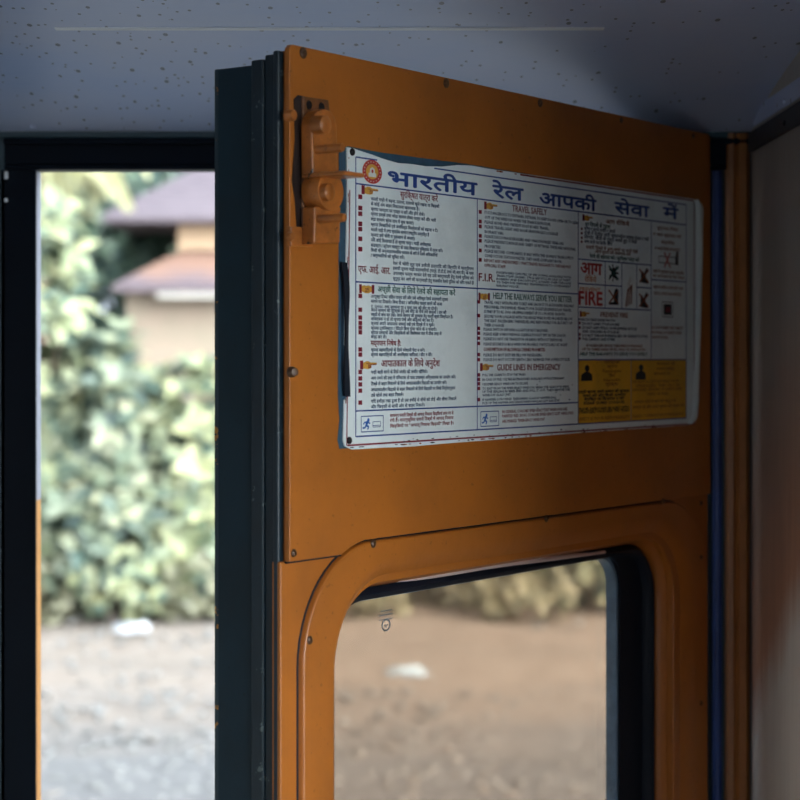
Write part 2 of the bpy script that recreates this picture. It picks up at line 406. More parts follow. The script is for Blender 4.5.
pane = tag(obj('window_pane', bm, GLASS, door), 'slightly brown dusty window pane')
# pinkish strip standing in for light caught along the head of the gasket
bm = bmesh.new(); pr = None
for i in range(15):
    t = i/14; x = 398 + (606-398)*t; y = 581.0 - 29.0*t + 1.2*math.sin(t*9)*(1-t)
    a = S(x, y-3.0*(0.35+0.65*min(1, t*4))*(1 if t < .9 else .5), 17*U); b_ = S(x, y+1.6, 17*U)
    q = [bm.verts.new((a[0], 18.5*U, a[1])), bm.verts.new((a[0], 16.5*U, (a[1]+b_[1])/2)), bm.verts.new((b_[0], 18.5*U, b_[1]))]
    if pr:
        for k in range(2): bm.faces.new((pr[k], pr[k+1], q[k+1], q[k]))
    pr = q
tag(obj('gasket_highlight', bm, plain('pinkish_highlight', (0.66, 0.50, 0.46), 0.4), door, smooth=True), 'pinkish strip painted as the lit edge at the head of the window')
# small etched maker's stamp on the pane
ETCH = plain('etched_stamp', (0.16, 0.20, 0.24), 0.8)
bm = bmesh.new()
c = S(386, 625, DP-0.3*U)
for k in range(26):
    a = 2*math.pi*k/26; a2 = 2*math.pi*(k+1)/26
    f = [bm.verts.new((c[0]+r*math.cos(q), DP-0.3*U, c[1]+r*0.8*math.sin(q))) for r, q in ((6.2*U, a), (6.2*U, a2), (4.6*U, a2), (4.6*U, a))]
    bm.faces.new(f)
for dz, w in ((5, 18), (9, 20), (12.5, 14), (0, 5), (-1.6, 4)):
    s, z = S(386, 625-dz*1.15, DP-0.3*U) if dz > 4 else (c[0], c[1]+dz*U)
    x = -w*U/2
    while x < w*U/2:
        l = R.uniform(0.8, 2.2)*U
        f = [bm.verts.new(p) for p in ((s+x, DP-0.3*U, z-0.5*U), (s+x+l, DP-0.3*U, z-0.5*U), (s+x+l, DP-0.3*U, z+0.5*U), (s+x, DP-0.3*U, z+0.5*U))]
        bm.faces.new(f); x += l + 0.6*U
obj('etched_stamp', bm, ETCH, pane)

def screw_bm(s, z, y, r, ang=0.6, h=1.6):
    """domed slotted head: two half domes either side of the slot"""
    bm = bmesh.new(); n = 10; g = 0.16*r
    for sd in (0, 1):
        prev = None
        for rr_, hh in ((r, 0), (r*0.96, h*0.5*U), (r*0.6, h*0.9*U)):
            ring = []
            for i in range(n+1):
                a = math.pi*i/n
                lx, lz = rr_*math.cos(a), g + (rr_-g)*math.sin(a)
                if sd: lx, lz = -lx, -lz
                ring.append(bm.verts.new((s + lx*math.cos(ang) - lz*math.sin(ang), y - hh, z + lx*math.sin(ang) + lz*math.cos(ang))))
            if prev:
                for i in range(n): bm.faces.new((prev[i], prev[i+1], ring[i+1], ring[i]))
                bm.faces.new((prev[0], ring[0], ring[n], prev[n]))
            prev = ring
        bm.faces.new(prev)
    # countersunk cup below
    lathe(bm, (s, y+0.05*U, z), (0, -1, 0), [(0, 0), (r*1.15, 0.0), (r*1.15, 0.25*U), (r*0.5, 0.3*U), (0, 0.3*U)], 16)
    return bm
for x, y, r in ((302, 51, 4.6), (445, 83, 4.4), (539, 102, 4.0), (292.5, 553, 3.3), (372, 543.5, 3.8), (545, 518.5, 3.6), (308.5, 640, 3.6),
                (662, 501, 3), (700, 503, 3), (700, 557, 3), (700, 703, 3), (692, 136, 3), (620, 119, 3)):
    s, z = S(x, y)
    if z > ztop - 4.5*U: z = ztop - 4.5*U
    obj('screw', screw_bm(s, z, -1.1*U, r*U*0.8, R.uniform(0, 3)), SCREW, door, smooth=False)
# side bolts on the edge
for x, y in ((290, 372),):
    s, z = S(x, y)
    bm = bmesh.new(); lathe(bm, (s, -1*U, z), (-0.3, -1, 0), [(4*U, 0), (4*U, 2*U), (3*U, 5*U), (0, 5.6*U)], 12)
    obj('edge_bolt', bm, SCREW, door, smooth=True, auto=40)

# latch fittings (painted over in orange)
def lp(pts, yf): return [S(x, y, yf) for x, y in pts]
def lplate(name, pts, yf, yb, parent, mat=LATCH, bevel=0.0012):
    return obj(name, plate_mesh(lp(pts, yf), [], yf, yb), mat, parent, bevel=bevel)
def lstud(name, x, y, r, y0, y1, parent, dome=1.0, mat=LATCH):
    s, z = S(x, y, y1); bm = bmesh.new(); L = y0-y1
    lathe(bm, (s, y0, z), (0, -1, 0), [(r, 0), (r, L-dome*U), (r*0.86, L-0.3*dome*U), (0, L)], 20)
    return obj(name, bm, mat, parent, smooth=True, auto=45)
lplate('latch_dark_plate', [(294, 99), (298, 95), (303, 96), (303, 246), (297, 228), (295, 200), (292, 180), (295, 140)], -1.5*U, 0, door, mat=paint('grime_and_shade', (0.022, 0.011, 0.009), (0.008, 0.006, 0.006), 0.9, 0.5, 30), bevel=0)  # thin dark plate: grime plus the shade beside the latch in one colour
kb = lplate('latch_backplate', [(303, 96), (329, 100), (331, 120), (331, 176), (316, 240), (303, 243)], -3*U, 1*U, door, mat=paint('grimy_shaded_orange', (0.22, 0.08, 0.022), (0.03, 0.014, 0.01), 0.8, 0.35, 30), bevel=0.001)  # grimy orange, darkened further to carry the latch's shading
for x, y in ((309, 105), (321.5, 107)):
    s, z = S(x, y, -3*U); bm = bmesh.new(); lathe(bm, (s, -3.1*U, z), (0, -1, 0), [(0, 0), (2.4*U, 0), (2.9*U, .5*U), (3.4*U, 0)], 14)
    obj('screw_hole', bm, DARK, kb)
up = lplate('latch_bracket', [(312.5, 178), (311.5, 124), (313.5, 116), (318, 111), (324, 109), (331, 111), (335, 117), (337, 126), (337.5, 174)], -13*U, -3*U, door)
lstud('bolt', 327, 124.5, 6.6*U, -12*U, -23*U, up)
lstud('pin', 343, 147.5, 3.1*U, -12*U, -36*U, up)
s0, z0 = S(313, 176, -13*U); s1 = S(338, 176, -13*U)[0]
bm = bmesh.new(); box(bm, s0-2*U, s1-6*U, -42*U, -4*U, z0-1*U, z0+2.2*U)
obj('tongue', bm, LATCH, up, bevel=0.002)
lo = obj('latch_cam', bmesh.new(), LATCH, door)
cs, cz = S(331, 191, -19*U)
out = [(cs + 15*U*math.cos(a), cz + 14*U*math.sin(a)) for a in (2*math.pi*i/36 for i in range(36))]
bmx = plate_mesh(out, [], -19*U, -4*U); bmesh.ops.recalc_face_normals(bmx, faces=bmx.faces); bmx.to_mesh(lo.data); bmx.free()
b = lo.modifiers.new('bevel', 'BEVEL'); b.width = 0.0015; b.segments = 2; b.limit_method = 'ANGLE'; b.angle_limit = 0.7
lstud('bolt', 331, 192, 6.2*U, -18*U, -25*U, lo)
arm = lplate('latch_arm', [(314.5, 207), (322, 205), (341, 207), (340, 243), (314, 244)], -15*U, -4*U, door)
lstud('pin', 345, 217.5, 3.0*U, -14*U, -38*U, arm)
foot = lplate('latch_foot', [(291, 226), (313, 228), (313, 247), (291, 246)], -4*U, 0, door, bevel=0.0008)
lstud('rivet', 293.5, 236, 3.0*U, -3*U, -7*U, foot)
lstud('latch_rivet', 294.5, 115, 4.0*U, 0, -7*U, door)

# ------------------------------------------------------------------ the notice riveted on the leaf
sz0 = S(345, 447); 
base_s, base_z = S(345, 447)
sign = empty('safety_notice', P0 + Vector((DX, DY, 0))*base_s + Vector((0, 0, base_z)), TH)
tag(sign, 'white bilingual railway safety notice with chipped edges fixed on the orange door', 'notice board')
YF = -2.6*U                      # front of the plate, in leaf depth
def L(x, y, dep=None):
    s, z = S(x, y, YF if dep is None else dep); return (s-base_s, z-base_z)
INKW = NT('white_enamel_notice')
f = INKW.ramp(INKW.noise(16, 6, 0.65), 0.45, 0.8)
cw = INKW.mix(INKW.math('MULTIPLY', f, 0.35), (0.84, 0.92, 0.92), (0.46, 0.52, 0.55))
g = INKW.ramp(INKW.noise(85, 5, 0.75), 0.70, 0.72)
cw = INKW.mix(INKW.math('MULTIPLY', g, 0.75), cw, (0.10, 0.11, 0.14))
INKW.base(cw); INKW.b.inputs['Roughness'].default_value = 0.38
INKW.bump(INKW.noise(40, 2, 0.5), 0.05, 0.002)
INKW = INKW.m
INK = {'blue': plain('ink_blue', (0.012, 0.06, 0.27), 0.5), 'navy': plain('ink_navy', (0.006, 0.055, 0.135), 0.5), 'maroon': plain('ink_maroon', (0.22, 0.012, 0.03), 0.5),
       'red': plain('ink_red', (0.50, 0.035, 0.03), 0.5), 'orange': plain('ink_orange', (0.62, 0.20, 0.03), 0.5), 'green': plain('ink_green', (0.01, 0.12, 0.10), 0.5),
       'gold': plain('ink_gold', (0.70, 0.38, 0.06), 0.5), 'black': plain('ink_black', (0.02, 0.02, 0.025), 0.5), 'pale': plain('ink_pale', (0.72, 0.74, 0.72), 0.5),
       'rust': plain('ink_rust', (0.30, 0.07, 0.015), 0.5), 'sky': plain('ink_sky', (0.02, 0.14, 0.50), 0.5)}
YELLOW = paint('yellow_enamel', (0.80, 0.42, 0.02), (0.30, 0.15, 0.02), 0.4, 0.4, 20)
def shift(bm, dz=0): 
    for v in bm.verts: v.co.z += dz
    return bm
top_edge = [(347, 147), (354, 148.5), (361, 151), (372, 154.5), (384, 159), (398, 163), (412, 164), (426, 166.2), (442, 166.5), (458, 165), (472, 165.6), (486, 168.2), (520, 173.2), (560, 179), (600, 185), (640, 191), (680, 197)]
rt = [(692, 198.8), (698, 200.6), (702, 204), (703.5, 209), (703, 240), (701, 330), (699, 400), (697.5, 417), (695, 422), (690, 425)]
bt = [(650, 428), (600, 431.4), (560, 434.5), (520, 437.8), (480, 441), (440, 444), (415, 446.4), (400, 447.2), (385, 447.6), (362, 449), (352, 449.5), (345, 446), (343.5, 440)]
lf = [(344.5, 400), (348, 397), (347.5, 350), (345, 345), (346.5, 260), (347.2, 200)]
plate_outline = [L(x, y) for x, y in top_edge + rt + bt + lf]
pl = obj('notice_plate', plate_mesh(plate_outline, [], YF, YF+1.2*U), INKW, sign, bevel=0.0004)
bk = [(340.5, 148), (350, 146), (362, 148.5), (380, 152), (420, 157.5), (455, 162), (482, 166), (600, 186), (690, 199.5), (701, 205), (698, 415), (690, 423.5), (520, 436.5), (400, 446), (352, 448), (341, 449), (339, 440), (341, 420), (339.5, 398), (340, 300)]
tag(obj('backing_sheet', plate_mesh([L(x, y) for x, y in bk], [], YF+1.3*U, YF+1.6*U), paint('slate_blue_backing', (0.035, 0.095, 0.15), (0.008, 0.015, 0.03), 0.8, 0.5, 18), sign), 'slate blue sheet showing where the white face has broken away')
# curled sealing strip hanging off the left edge
bm = bmesh.new(); prev = None
for i in range(16):
    t = i/15; x = 340.5 + 1.5*math.sin(t*5) + 8*max(0, t-0.35)**1.4; y = 262 + 134*t
    a = L(x, y); b_ = L(x + 3.2 + 1.5*math.sin(t*7+1), y+0.6); d = YF - 1.2*U - 2.5*U*math.sin(t*3.1)
    q = [bm.verts.new((a[0], d, a[1])), bm.verts.new((b_[0], d-0.8*U, b_[1])), bm.verts.new((b_[0], d+0.6*U, b_[1])), bm.verts.new((a[0], d+1.4*U, a[1]))]
    if prev:
        for k in range(4): bm.faces.new((prev[k], prev[(k+1)%4], q[(k+1)%4], q[k]))
    else: bm.faces.new(q)
    prev = q
bm.faces.new(prev)
tag(obj('edge_strip', bm, RUBBER, sign), 'dark strip peeling off the left edge')
# raised pale rim on the hinge side
bm = bmesh.new(); pr = None
for x0, x1, y in ((692.5, 698, 199.5), (696.5, 702.6, 206), (697, 703, 240), (695.3, 700.9, 330), (692.8, 698.6, 400), (691.5, 697.2, 416), (687, 692, 424)):
    a = L(x0, y); b_ = L(x1, y)
    q = [bm.verts.new((a[0], YF-0.2*U, a[1])), bm.verts.new(((a[0]*2+b_[0])/3, YF-2.0*U, a[1])), bm.verts.new(((a[0]+2*b_[0])/3, YF-2.0*U, b_[1])), bm.verts.new((b_[0], YF-0.2*U, b_[1]))]
    if pr:
        for k in range(3): bm.faces.new((pr[k], pr[k+1], q[k+1], q[k]))
    pr = q
obj('raised_rim', bm, INKW, sign, smooth=True)

PRN = {}                          # part name, ink -> bmesh of flat print
YI = YF - 0.25*U
def pb(part, ink):
    if (part, ink) not in PRN: PRN[(part, ink)] = bmesh.new()
    return PRN[(part, ink)]
def poly(bm, pts, dep=YI): bm.faces.new([bm.verts.new((s, dep, z)) for s, z in pts])
def line(bm, a, b, w, dep=YI):
    """ruled line between two leaf points, w wide"""
    d = Vector((b[0]-a[0], b[1]-a[1])); d.normalize(); nn = Vector((-d.y, d.x))*w/2
    poly(bm, [(a[0]+nn.x, a[1]+nn.y), (a[0]-nn.x, a[1]-nn.y), (b[0]-nn.x, b[1]-nn.y), (b[0]+nn.x, b[1]+nn.y)], dep)
def disc(bm, c, r, dep=YI, n=28, k=1.0, ri=0):
    for i in range(n):
        a, b = 2*math.pi*i/n, 2*math.pi*(i+1)/n
        if ri: poly(bm, [(c[0]+q*math.cos(t), c[1]+q*k*math.sin(t)) for q, t in ((r, a), (r, b), (ri, b), (ri, a))], dep)
    if not ri: poly(bm, [(c[0]+r*math.cos(2*math.pi*i/n), c[1]+r*k*math.sin(2*math.pi*i/n)) for i in range(n)], dep)
CONS = set(chr(c) for c in range(0x915, 0x93a)) | {chr(0x95c), chr(0x95d)}
def vis(t):
    """put the short-i sign before its consonant cluster, as it is written"""
    out = []
    for ch in t:
        if ch == '\u093f':
            j = len(out)-1
            while j > 0 and out[j] == '\u093c': j -= 1
            while j >= 2 and out[j-1] == '\u094d': j -= 2
            out.insert(max(j, 0), ch)
        else: out.append(ch)
    return ''.join(out)
SOLO = [0]
def text(part, ink, body, x0, y0, x1=None, em=4.0, w=0.0, res=1, key=None):
    """print body with its baseline starting at pixel (x0, y0) and its end at column x1; em and stroke gain w in survey units"""
    cu = bpy.data.curves.new('t', 'FONT'); cu.body = vis(body); cu.resolution_u = res; cu.fill_mode = 'FRONT'
    o = bpy.data.objects.new('t', cu); COL.objects.link(o); bpy.context.view_layer.update()
    dg = bpy.context.evaluated_depsgraph_get(); me = bpy.data.meshes.new_from_object(o.evaluated_get(dg))
    xs = [v.co.x for v in me.vertices]
    if key is None: SOLO[0] += 1; key = SOLO[0]
    if xs:
        a = L(x0, y0); mn, mx = min(xs), max(xs)
        wd = (L(x1, y0)[0] - a[0]) if x1 else (mx-mn)*em*U
        sx = wd/(mx-mn); sz = em*U
        bm = pb('%s_%d' % (part, key), ink)
        for k, (hx, hz) in enumerate(((0, 0),) if not w else ((-1.5, 0), (1.5, 0), (0, -1), (0, 1), (0, 0))):
            vs = [bm.verts.new((a[0] + (v.co.x-mn)*sx + hx*w*U, YI - k*0.012*U, a[1] + v.co.y*sz + hz*w*U)) for v in me.vertices]
            for p in me.polygons:
                try: bm.faces.new([vs[i] for i in p.vertices])
                except ValueError: pass
    bpy.data.objects.remove(o); bpy.data.curves.remove(cu); bpy.data.meshes.remove(me)
LW = 1.05*U
bl = pb('ruled_lines', 'blue')
ZT1 = L(500, 181)[1]                                          # top rule
s_l, s_r = L(355.5, 300)[0], L(686, 300)[0]
z_top = L(355.5, 157)[1]; z_ttl = L(355.5, 183.5)[1]; z_bot = L(356, 436.6)[1]
s1, s2, s3 = L(477, 300)[0], L(578, 300)[0], L(651, 300)[0]
z_a = L(356, 281.8)[1]; z_b = L(356, 411)[1]
for a, b in (((s_l, z_ttl), (s_r, z_ttl)), ((s_l, z_bot), (s_r, z_bot)), ((s_l, z_top), (s_l, z_bot)), ((s_r, z_top), (s_r, z_bot)),
             ((s1, z_ttl), (s1, z_bot)), ((s2, z_ttl), (s2, z_bot)), ((s_l, z_a), (s2, z_a)), ((s_l, z_b), (s2, z_b)),
             ((L(434, 170)[0], z_top), (s_r, z_top)), ((s_l, z_top), (L(377, 160)[0], z_top))):
    line(bl, a, b, LW)
z_c = L(578, 259)[1]; z_d = L(578, 283.5)[1]; z_e = L(578, 307)[1]; z_y = L(578, 359.8)[1]; z_yb = L(578, 424)[1]
c1, c2, c3, ym_ = (L(x, 300)[0] for x in (605, 621.5, 636.5, 631))
for a, b in (((s2, z_c), (s3, z_c)), ((s2, z_e), (s3, z_e)), ((s3, z_ttl), (s3, z_y)), ((s2, z_d), (c2, z_d)), ((c3, z_d), (s3, z_d)),
             ((c1, z_c), (c1, z_e)), ((c2, z_c), (c2, z_e)), ((c3, z_c), (c3, z_e)), ((s3, L(651, 279.5)[1]), (s_r, L(651, 279.5)[1]))):
    line(bl, a, b, LW*0.9)
rd = pb('red_border', 'maroon')
sl, sr2 = L(346.3, 300)[0]+4*U, L(694, 300)[0]
zb2 = L(347, 445.5)[1]; zt2 = L(600, 186.6)[1]
for a, b in (((L(349.5, 250)[0], L(349, 190)[1]), (L(346.5, 420)[0], zb2)), ((L(347, 445)[0], zb2), (sr2, zb2)), ((sr2, zb2), (sr2, zt2)), ((L(520, 174.5)[0], zt2), (sr2, zt2))):
    line(rd, a, b, LW*1.25)
# yellow panels
for a, b, nm in ((s2+0.5*U, ym_-0.4*U, 0), (ym_+0.4*U, s_r-0.5*U, 1)):
    poly(pb('yellow_panel_%d' % nm, 'yellow'), [(a, z_yb), (b, z_yb), (b, z_y), (a, z_y)], YF-0.12*U)
line(bl, (s2, z_y), (s_r, z_y), LW); line(bl, (ym_, z_y), (ym_, z_yb), LW*0.6)
# title
text('title_word', 'blue', 'भारतीय', 388, 184.0, 477, em=15.3, w=0.48, res=4)
text('title_word', 'blue', 'रेल', 492.5, 196.8, 523, em=15.3, w=0.48, res=4)
text('title_word', 'blue', 'आपकी', 539.5, 204.0, 596, em=15.3, w=0.48, res=4)
text('title_word', 'blue', 'सेवा', 614.5, 212.8, 649, em=15.3, w=0.48, res=4)
text('title_word', 'blue', 'मे', 663, 217.4, 678, em=15.3, w=0.48, res=4)
disc(pb('title_word_%d' % SOLO[0], 'blue'), L(675.5, 205.6), 1.7*U, YI, 12)
# emblem
ec = L(372, 171.8)
disc(pb('railway_emblem', 'red'), ec, 12.4*U, YI, 36, 0.72, 7.8*U)
disc(pb('emblem_centre', 'gold'), ec, 7.8*U, YI, 30, 0.72)
wb = pb('emblem_engine', 'pale'); e = lambda x, z: (ec[0]+x*1.15*U, ec[1]+z*0.92*U)
poly(wb, [e(-4.2, -4.2), e(4.2, -4.2), e(4.2, -1), e(2.6, -1), e(2.6, 2.2), e(0, 3.8), e(-2.6, 2.2), e(-2.6, -1), e(-4.2, -1)], YI-0.1*U)
disc(pb('emblem_lamp', 'red'), e(0, 0.4), 1.4*U, YI-0.2*U, 14)
for k in range(18):
    a = 2*math.pi*k/18
    p = (ec[0]+10.1*U*math.cos(a), ec[1]+7.3*U*math.sin(a)); disc(wb if k % 2 else pb('emblem_engine', 'pale'), p, 0.55*U, YI-0.1*U, 6)
# pointing hands and handshakes
HANDS = []
def hand(x, y, k=1.0):
    c = L(x, y); q = lambda a, b: (c[0]+a*U*k*1.05, c[1]+b*U*k*0.66); i = len(HANDS); HANDS.append(1)
    poly(pb('pointing_hand_%d' % i, 'gold'), [q(-5.5, -4), q(1, -4.6), q(4, -3.4), q(4.6, -1.2), q(4, 0.2), q(10.5, 0.6), q(11, 1.8), q(10, 2.6), q(3, 2.8), q(1, 4.2), q(-2, 4.2), q(-5.5, 2.4)])
    g = pb('hand_cuff_%d' % i, 'maroon'); poly(g, [q(-9.2, -5), q(-5.5, -5), q(-5.5, 5), q(-9.2, 5)])
    for z in (-2.8, -1.4, 0): line(g, q(0.2, z), q(4, z+0.1), 0.5*U*k, YI-0.1*U)
    line(g, q(4, 0.2), q(10.5, 0.6), 0.5*U*k, YI-0.1*U); line(g, q(-2, 1.6), q(2, 1.4), 0.5*U*k, YI-0.1*U)
def shake(x, y, k=1.0):
    c = L(x, y); q = lambda a, b: (c[0]+a*U*k*1.05, c[1]+b*U*k*0.66); i = len(HANDS); HANDS.append(1)
    poly(pb('handshake_%d' % i, 'gold'), [q(-6, -3), q(-2, -4.6), q(2, -4.8), q(6, -3), q(6, 3), q(2, 4.2), q(-1, 3.4), q(-3, 4.2), q(-6, 3)])
    g = pb('hand_cuff_%d' % i, 'maroon')
    for a, b in ((-9, -6), (6, 9)): poly(g, [q(a, -5), q(b, -5), q(b, 5), q(a, 5)])
    for z in (-2.4, -0.8, 0.8): line(g, q(-2, z-0.8), q(3, z+0.6), 0.5*U*k, YI-0.1*U)
hand(369, 190.5); shake(366.5, 289, 1.0); hand(367.5, 365); hand(490, 206, 0.95); shake(484, 296.5, 0.9); hand(486, 367, 0.95); hand(587, 218, 0.85); hand(584, 314, 0.8)
# bullets
BUL = [0]
def bullet(x, y, w=2.7):
    c = L(x, y); h = w*U*0.5; BUL[0] += 1
    poly(pb('bullet_square_%d' % BUL[0], 'maroon'), [(c[0]-h*1.45, c[1]-h), (c[0]+h*1.45, c[1]-h), (c[0]+h*1.45, c[1]+h), (c[0]-h*1.45, c[1]+h)])
for y in (303, 363, 393, 447, 475, 527, 582): bullet(360, 140+y/5.333, 3.4)
for y in (75, 140, 177, 202, 224, 246, 327, 351, 433, 463, 491, 521, 577): bullet(360, 280+y/4.706, 3.2)
for y in (258, 317, 347, 405, 435, 495, 553): bullet(480, 170+y/6.154, 3.0)
for y in (84, 153, 217, 241, 266, 292, 348, 373, 449, 472, 494, 517, 573): bullet(478.5, 285+y/5, 2.8)
for y in (228.8, 233.2, 237.7, 241.6): bullet(581.5, y, 1.9)
for y in (323, 327.5, 334.5, 338.5): bullet(579.5, y, 2.2)
# Hindi column
def block(part, ink, rows, ox, oy, k, em, dy, off=0.06):
    SOLO[0] += 1; ky = SOLO[0]
    for x0, y0, x1, t in rows: text(part, ink, t, ox + x0/k, oy + (y0+dy)/k, ox + x1/k, em, off, 1, ky)
A = (335, 140, 5.333)
text('maroon_heading', 'maroon', 'सुरक्षित यात्रा करें', 400, 197.2, 437.5, 6.6, 0.1, 2)
block('hindi_text', 'navy', [
 (190, 316, 555, 'चलती गाड़ी में चढ़ना, उतरना, दरवाजे खुले रखना या खिड़की'), (190, 343, 447, 'से कोई अंग बाहर निकालना खतरनाक है।'),
 (190, 370, 475, 'कृपया पायदान पर यात्रा न करें और होने रोकें।'), (190, 396, 537, 'कृपया हल्के तथा थोड़ा सामान लेकर यात्रा करें और भारी'),
 (190, 424, 417, 'बड़ा सामान ब्रेक यान में बुक कराएं।'), (190, 452, 545, 'कृपया भिखारियों एवं अनधिकृत विक्रेताओं को बढ़ावा न दें।'),
 (190, 480, 500, 'चलती गाड़ी में लगा प्रत्येक सामान राष्ट्रीय सम्पत्ति है'), (190, 508, 423, 'कृपया इसे चोरी व नुकसान से बचाएं।'),
 (190, 535, 510, 'यदि कोई शिकायत है तो कृपया गार्ड / गाड़ी अधीक्षक'), (190, 563, 572, 'कंडक्टर / स्टेशन मास्टर के पास शिकायत पुस्तिका में दर्ज करें।'),
 (190, 590, 545, 'किसी भी अज्ञात/लावारिस सामान के बारे में रेलवे अधिकारियों'), (190, 617, 368, '/ कर्मचारियों को सूचित करें।'),
 (308, 660, 738, 'रेल में चोरी लूट एवं डकैती इत्यादि की स्थिति में यात्रीगण'), (308, 686, 738, 'इसकी सूचना गाड़ी कर्मचारियों (गार्ड, टी.टी.ई. तथा जी.आर.पी.) के पास'),
 (308, 713, 738, 'उपलब्ध फार्म भरकर देवें वह उसे कार्यवाही हेतु रेलवे पुलिस को'), (308, 741, 738, 'सुपुर्द कर आगे की कार्यवाही हेतु राजकीय रेलवे पुलिस को सौंप सकते हैं')], *A, em=3.3, dy=5)
text('maroon_heading', 'maroon', 'एफ. आई. आर.', 358, 272.2, 390, 7.4, 0.1, 2)
B = (335, 280, 4.706)
text('green_heading', 'green', 'अच्छी सेवा के लिये रेलवे की सहायता करें', 377.5, 291.8, 455, 6.2, 0.1, 2)
text('maroon_heading', 'maroon', 'मद्यपान निषेध है:', 370.5, 345.4, 400.5, 5.4, 0.1, 2)
text('maroon_heading', 'maroon', 'आपातकाल के लिये अनुदेश', 381, 366.6, 439.5, 7.2, 0.1, 2)
block('hindi_text', 'navy', [
 (168, 78, 530, 'उपयुक्त टिकट सहित यात्रा करें और उसे अधिकृत रेलवे कर्मचारी द्वारा'), (168, 102, 503, 'मांगने पर दिखायें। बिना टिकट / अनियमित यात्रा करने की सजा'), (168, 126, 480, 'रु. 1000/- तक जुर्माना या 6 माह तक की कैद या दोनों।'),
 (168, 143, 523, 'अपने सामान की सुरक्षा हेतु उसे सीट के नीचे लगे छल्लों / तार की'), (168, 164, 553, 'रस्सी से बांध कर रखें। अपने सामान की सुरक्षा हेतु यात्री स्वयं जिम्मेदार हैं।'), (168, 184, 462, 'आवश्यक न हो तो कृपया पंखे और बत्तियां बंद कर दें।'),
 (168, 206, 465, 'कृपया अपने आसपास सफाई रखें एवं डिब्बे में न थूकें।'), (168, 228, 475, 'कृपया ट्रांजिस्टर / रेडियो बिना ईयर फोन के न चलायें।'), (168, 249, 500, 'कृपया दरवाजों और खिड़कियों को विशेषकर रात में ठीक तरह से'), (168, 269, 240, 'बन्द कर लें।'),
 (168, 331, 420, 'कृपया सहयात्रियों के लिये परेशानी पैदा न करें।'), (168, 353, 455, 'कृपया सहयात्रियों की आरक्षित शायिका / सीट न घेरें।'),
 (168, 436, 433, 'गाड़ी खड़ी करने के लिये जंजीर की जंजीर खींचिये।'), (168, 464, 565, 'आग लगने की दशा में परिचारक के पास उपलब्ध अग्निशामक का उपयोग करें।'), (168, 491, 523, 'डिब्बे से बाहर निकलने के लिये आपातकालीन खिड़की का उपयोग करें।'),
 (168, 519, 565, 'आपातकालीन खिड़की से बाहर निकलने के लिये खिड़की पर लिखे निर्देशानुसार'), (168, 545, 320, 'उसे खोलें तथा बाहर निकलें।'), (168, 573, 570, 'यदि हथौड़ा रखा हुआ है तो उस हथौड़े से शीशे को तोड़ें और शीशा निकालें'), (168, 599, 420, 'और खिड़की से बायीं ओर से बाहर निकलें।')], *B, em=3.3, dy=5)
block('maroon_small_text', 'maroon', [(258, 640, 556, 'सामान्य सवारी डिब्बों की आपात् निकास खिड़कियां लाल रंग से'), (258, 663, 556, 'रंगी हैं। वातानुकूलित सवारी डिब्बों में आपात् निकास'), (258, 690, 556, 'खिड़कियों पर "आपात् निकास खिड़की" लिखा है।')], *B, em=3.3, dy=5)
# English column
C = (465, 170, 6.154)
text('maroon_heading', 'maroon', 'TRAVEL SAFELY', 512, 211.2, 546.5, 7.4, 0.1, 2)
EN = [(120, 262, 695, 'IT IS DANGEROUS TO ENTRAIN, DETRAIN, TO KEEP DOORS OPEN OR TO LEAN'), (120, 292, 525, 'OUT OF THE WINDOW WHEN THE TRAIN IS IN MOTION.'), (120, 321, 515, 'PLEASE AVOID AND PREVENT FOOT BOARD TRAVEL.'), (120, 350, 570, 'PLEASE TRAVEL LIGHT AND BOOK HEAVY/BULKY LUGGAGE'), (120, 381, 236, 'IN BRAKE VAN.'),
 (120, 409, 607, 'PLEASE DISCOURAGE BEGGARS AND UNAUTHORISED VENDORS.'), (120, 438, 680, 'PLEASE PREVENT DAMAGE AND THEFT OF FITTINGS. THESE ARE NATIONAL'), (120, 470, 220, 'PROPERTIES.'), (120, 499, 665, 'PLEASE RECORD COMPLAINTS, IF ANY WITH THE GUARDS/ TRAIN SUPDT/'), (120, 528, 595, 'CONDUCTOR/ STATION MASTER. THEY HAVE COMPLAINT BOOK.'),
 (193, 631, 650, "PASSENGERS CAN FILL UP 'FIR' FORMS, AVAILABLE WITH"), (193, 651, 650, 'TRAIN STAFF (GUARD, TTE & GRP ETC.) IN CASE OF THEFT,'), (193, 671, 650, 'ROBBERY AND DACOITY ETC. & HAND OVER THE SAME'), (193, 691, 650, 'TO THEM FOR ONWARD TRANSMISSION TO GOVERNMENT'), (193, 712, 330, 'RAILWAY POLICE.')]
block('english_text', 'navy', EN[:10], *C, em=3.5, dy=7)
block('english_text', 'navy', EN[10:], *C, em=2.7, dy=6)
block('maroon_small_text', 'maroon', [(117, 558, 650, 'REPORT ANY UNIDENTIFIED / UNATTENDED BAGGAGE TO THE RAILWAY'), (117, 588, 250, 'OFFICIAL/ STAFF.')], *C, em=3.6, dy=7)
text('maroon_heading', 'maroon', 'F.I.R.', 478.5, 280.8, 494.5, 9.0, 0.1, 2)
D = (465, 285, 5.0)
text('green_heading', 'green', 'HELP THE RAILWAYS SERVE YOU BETTER', 493, 298.6, 571.5, 7.2, 0.1, 2)
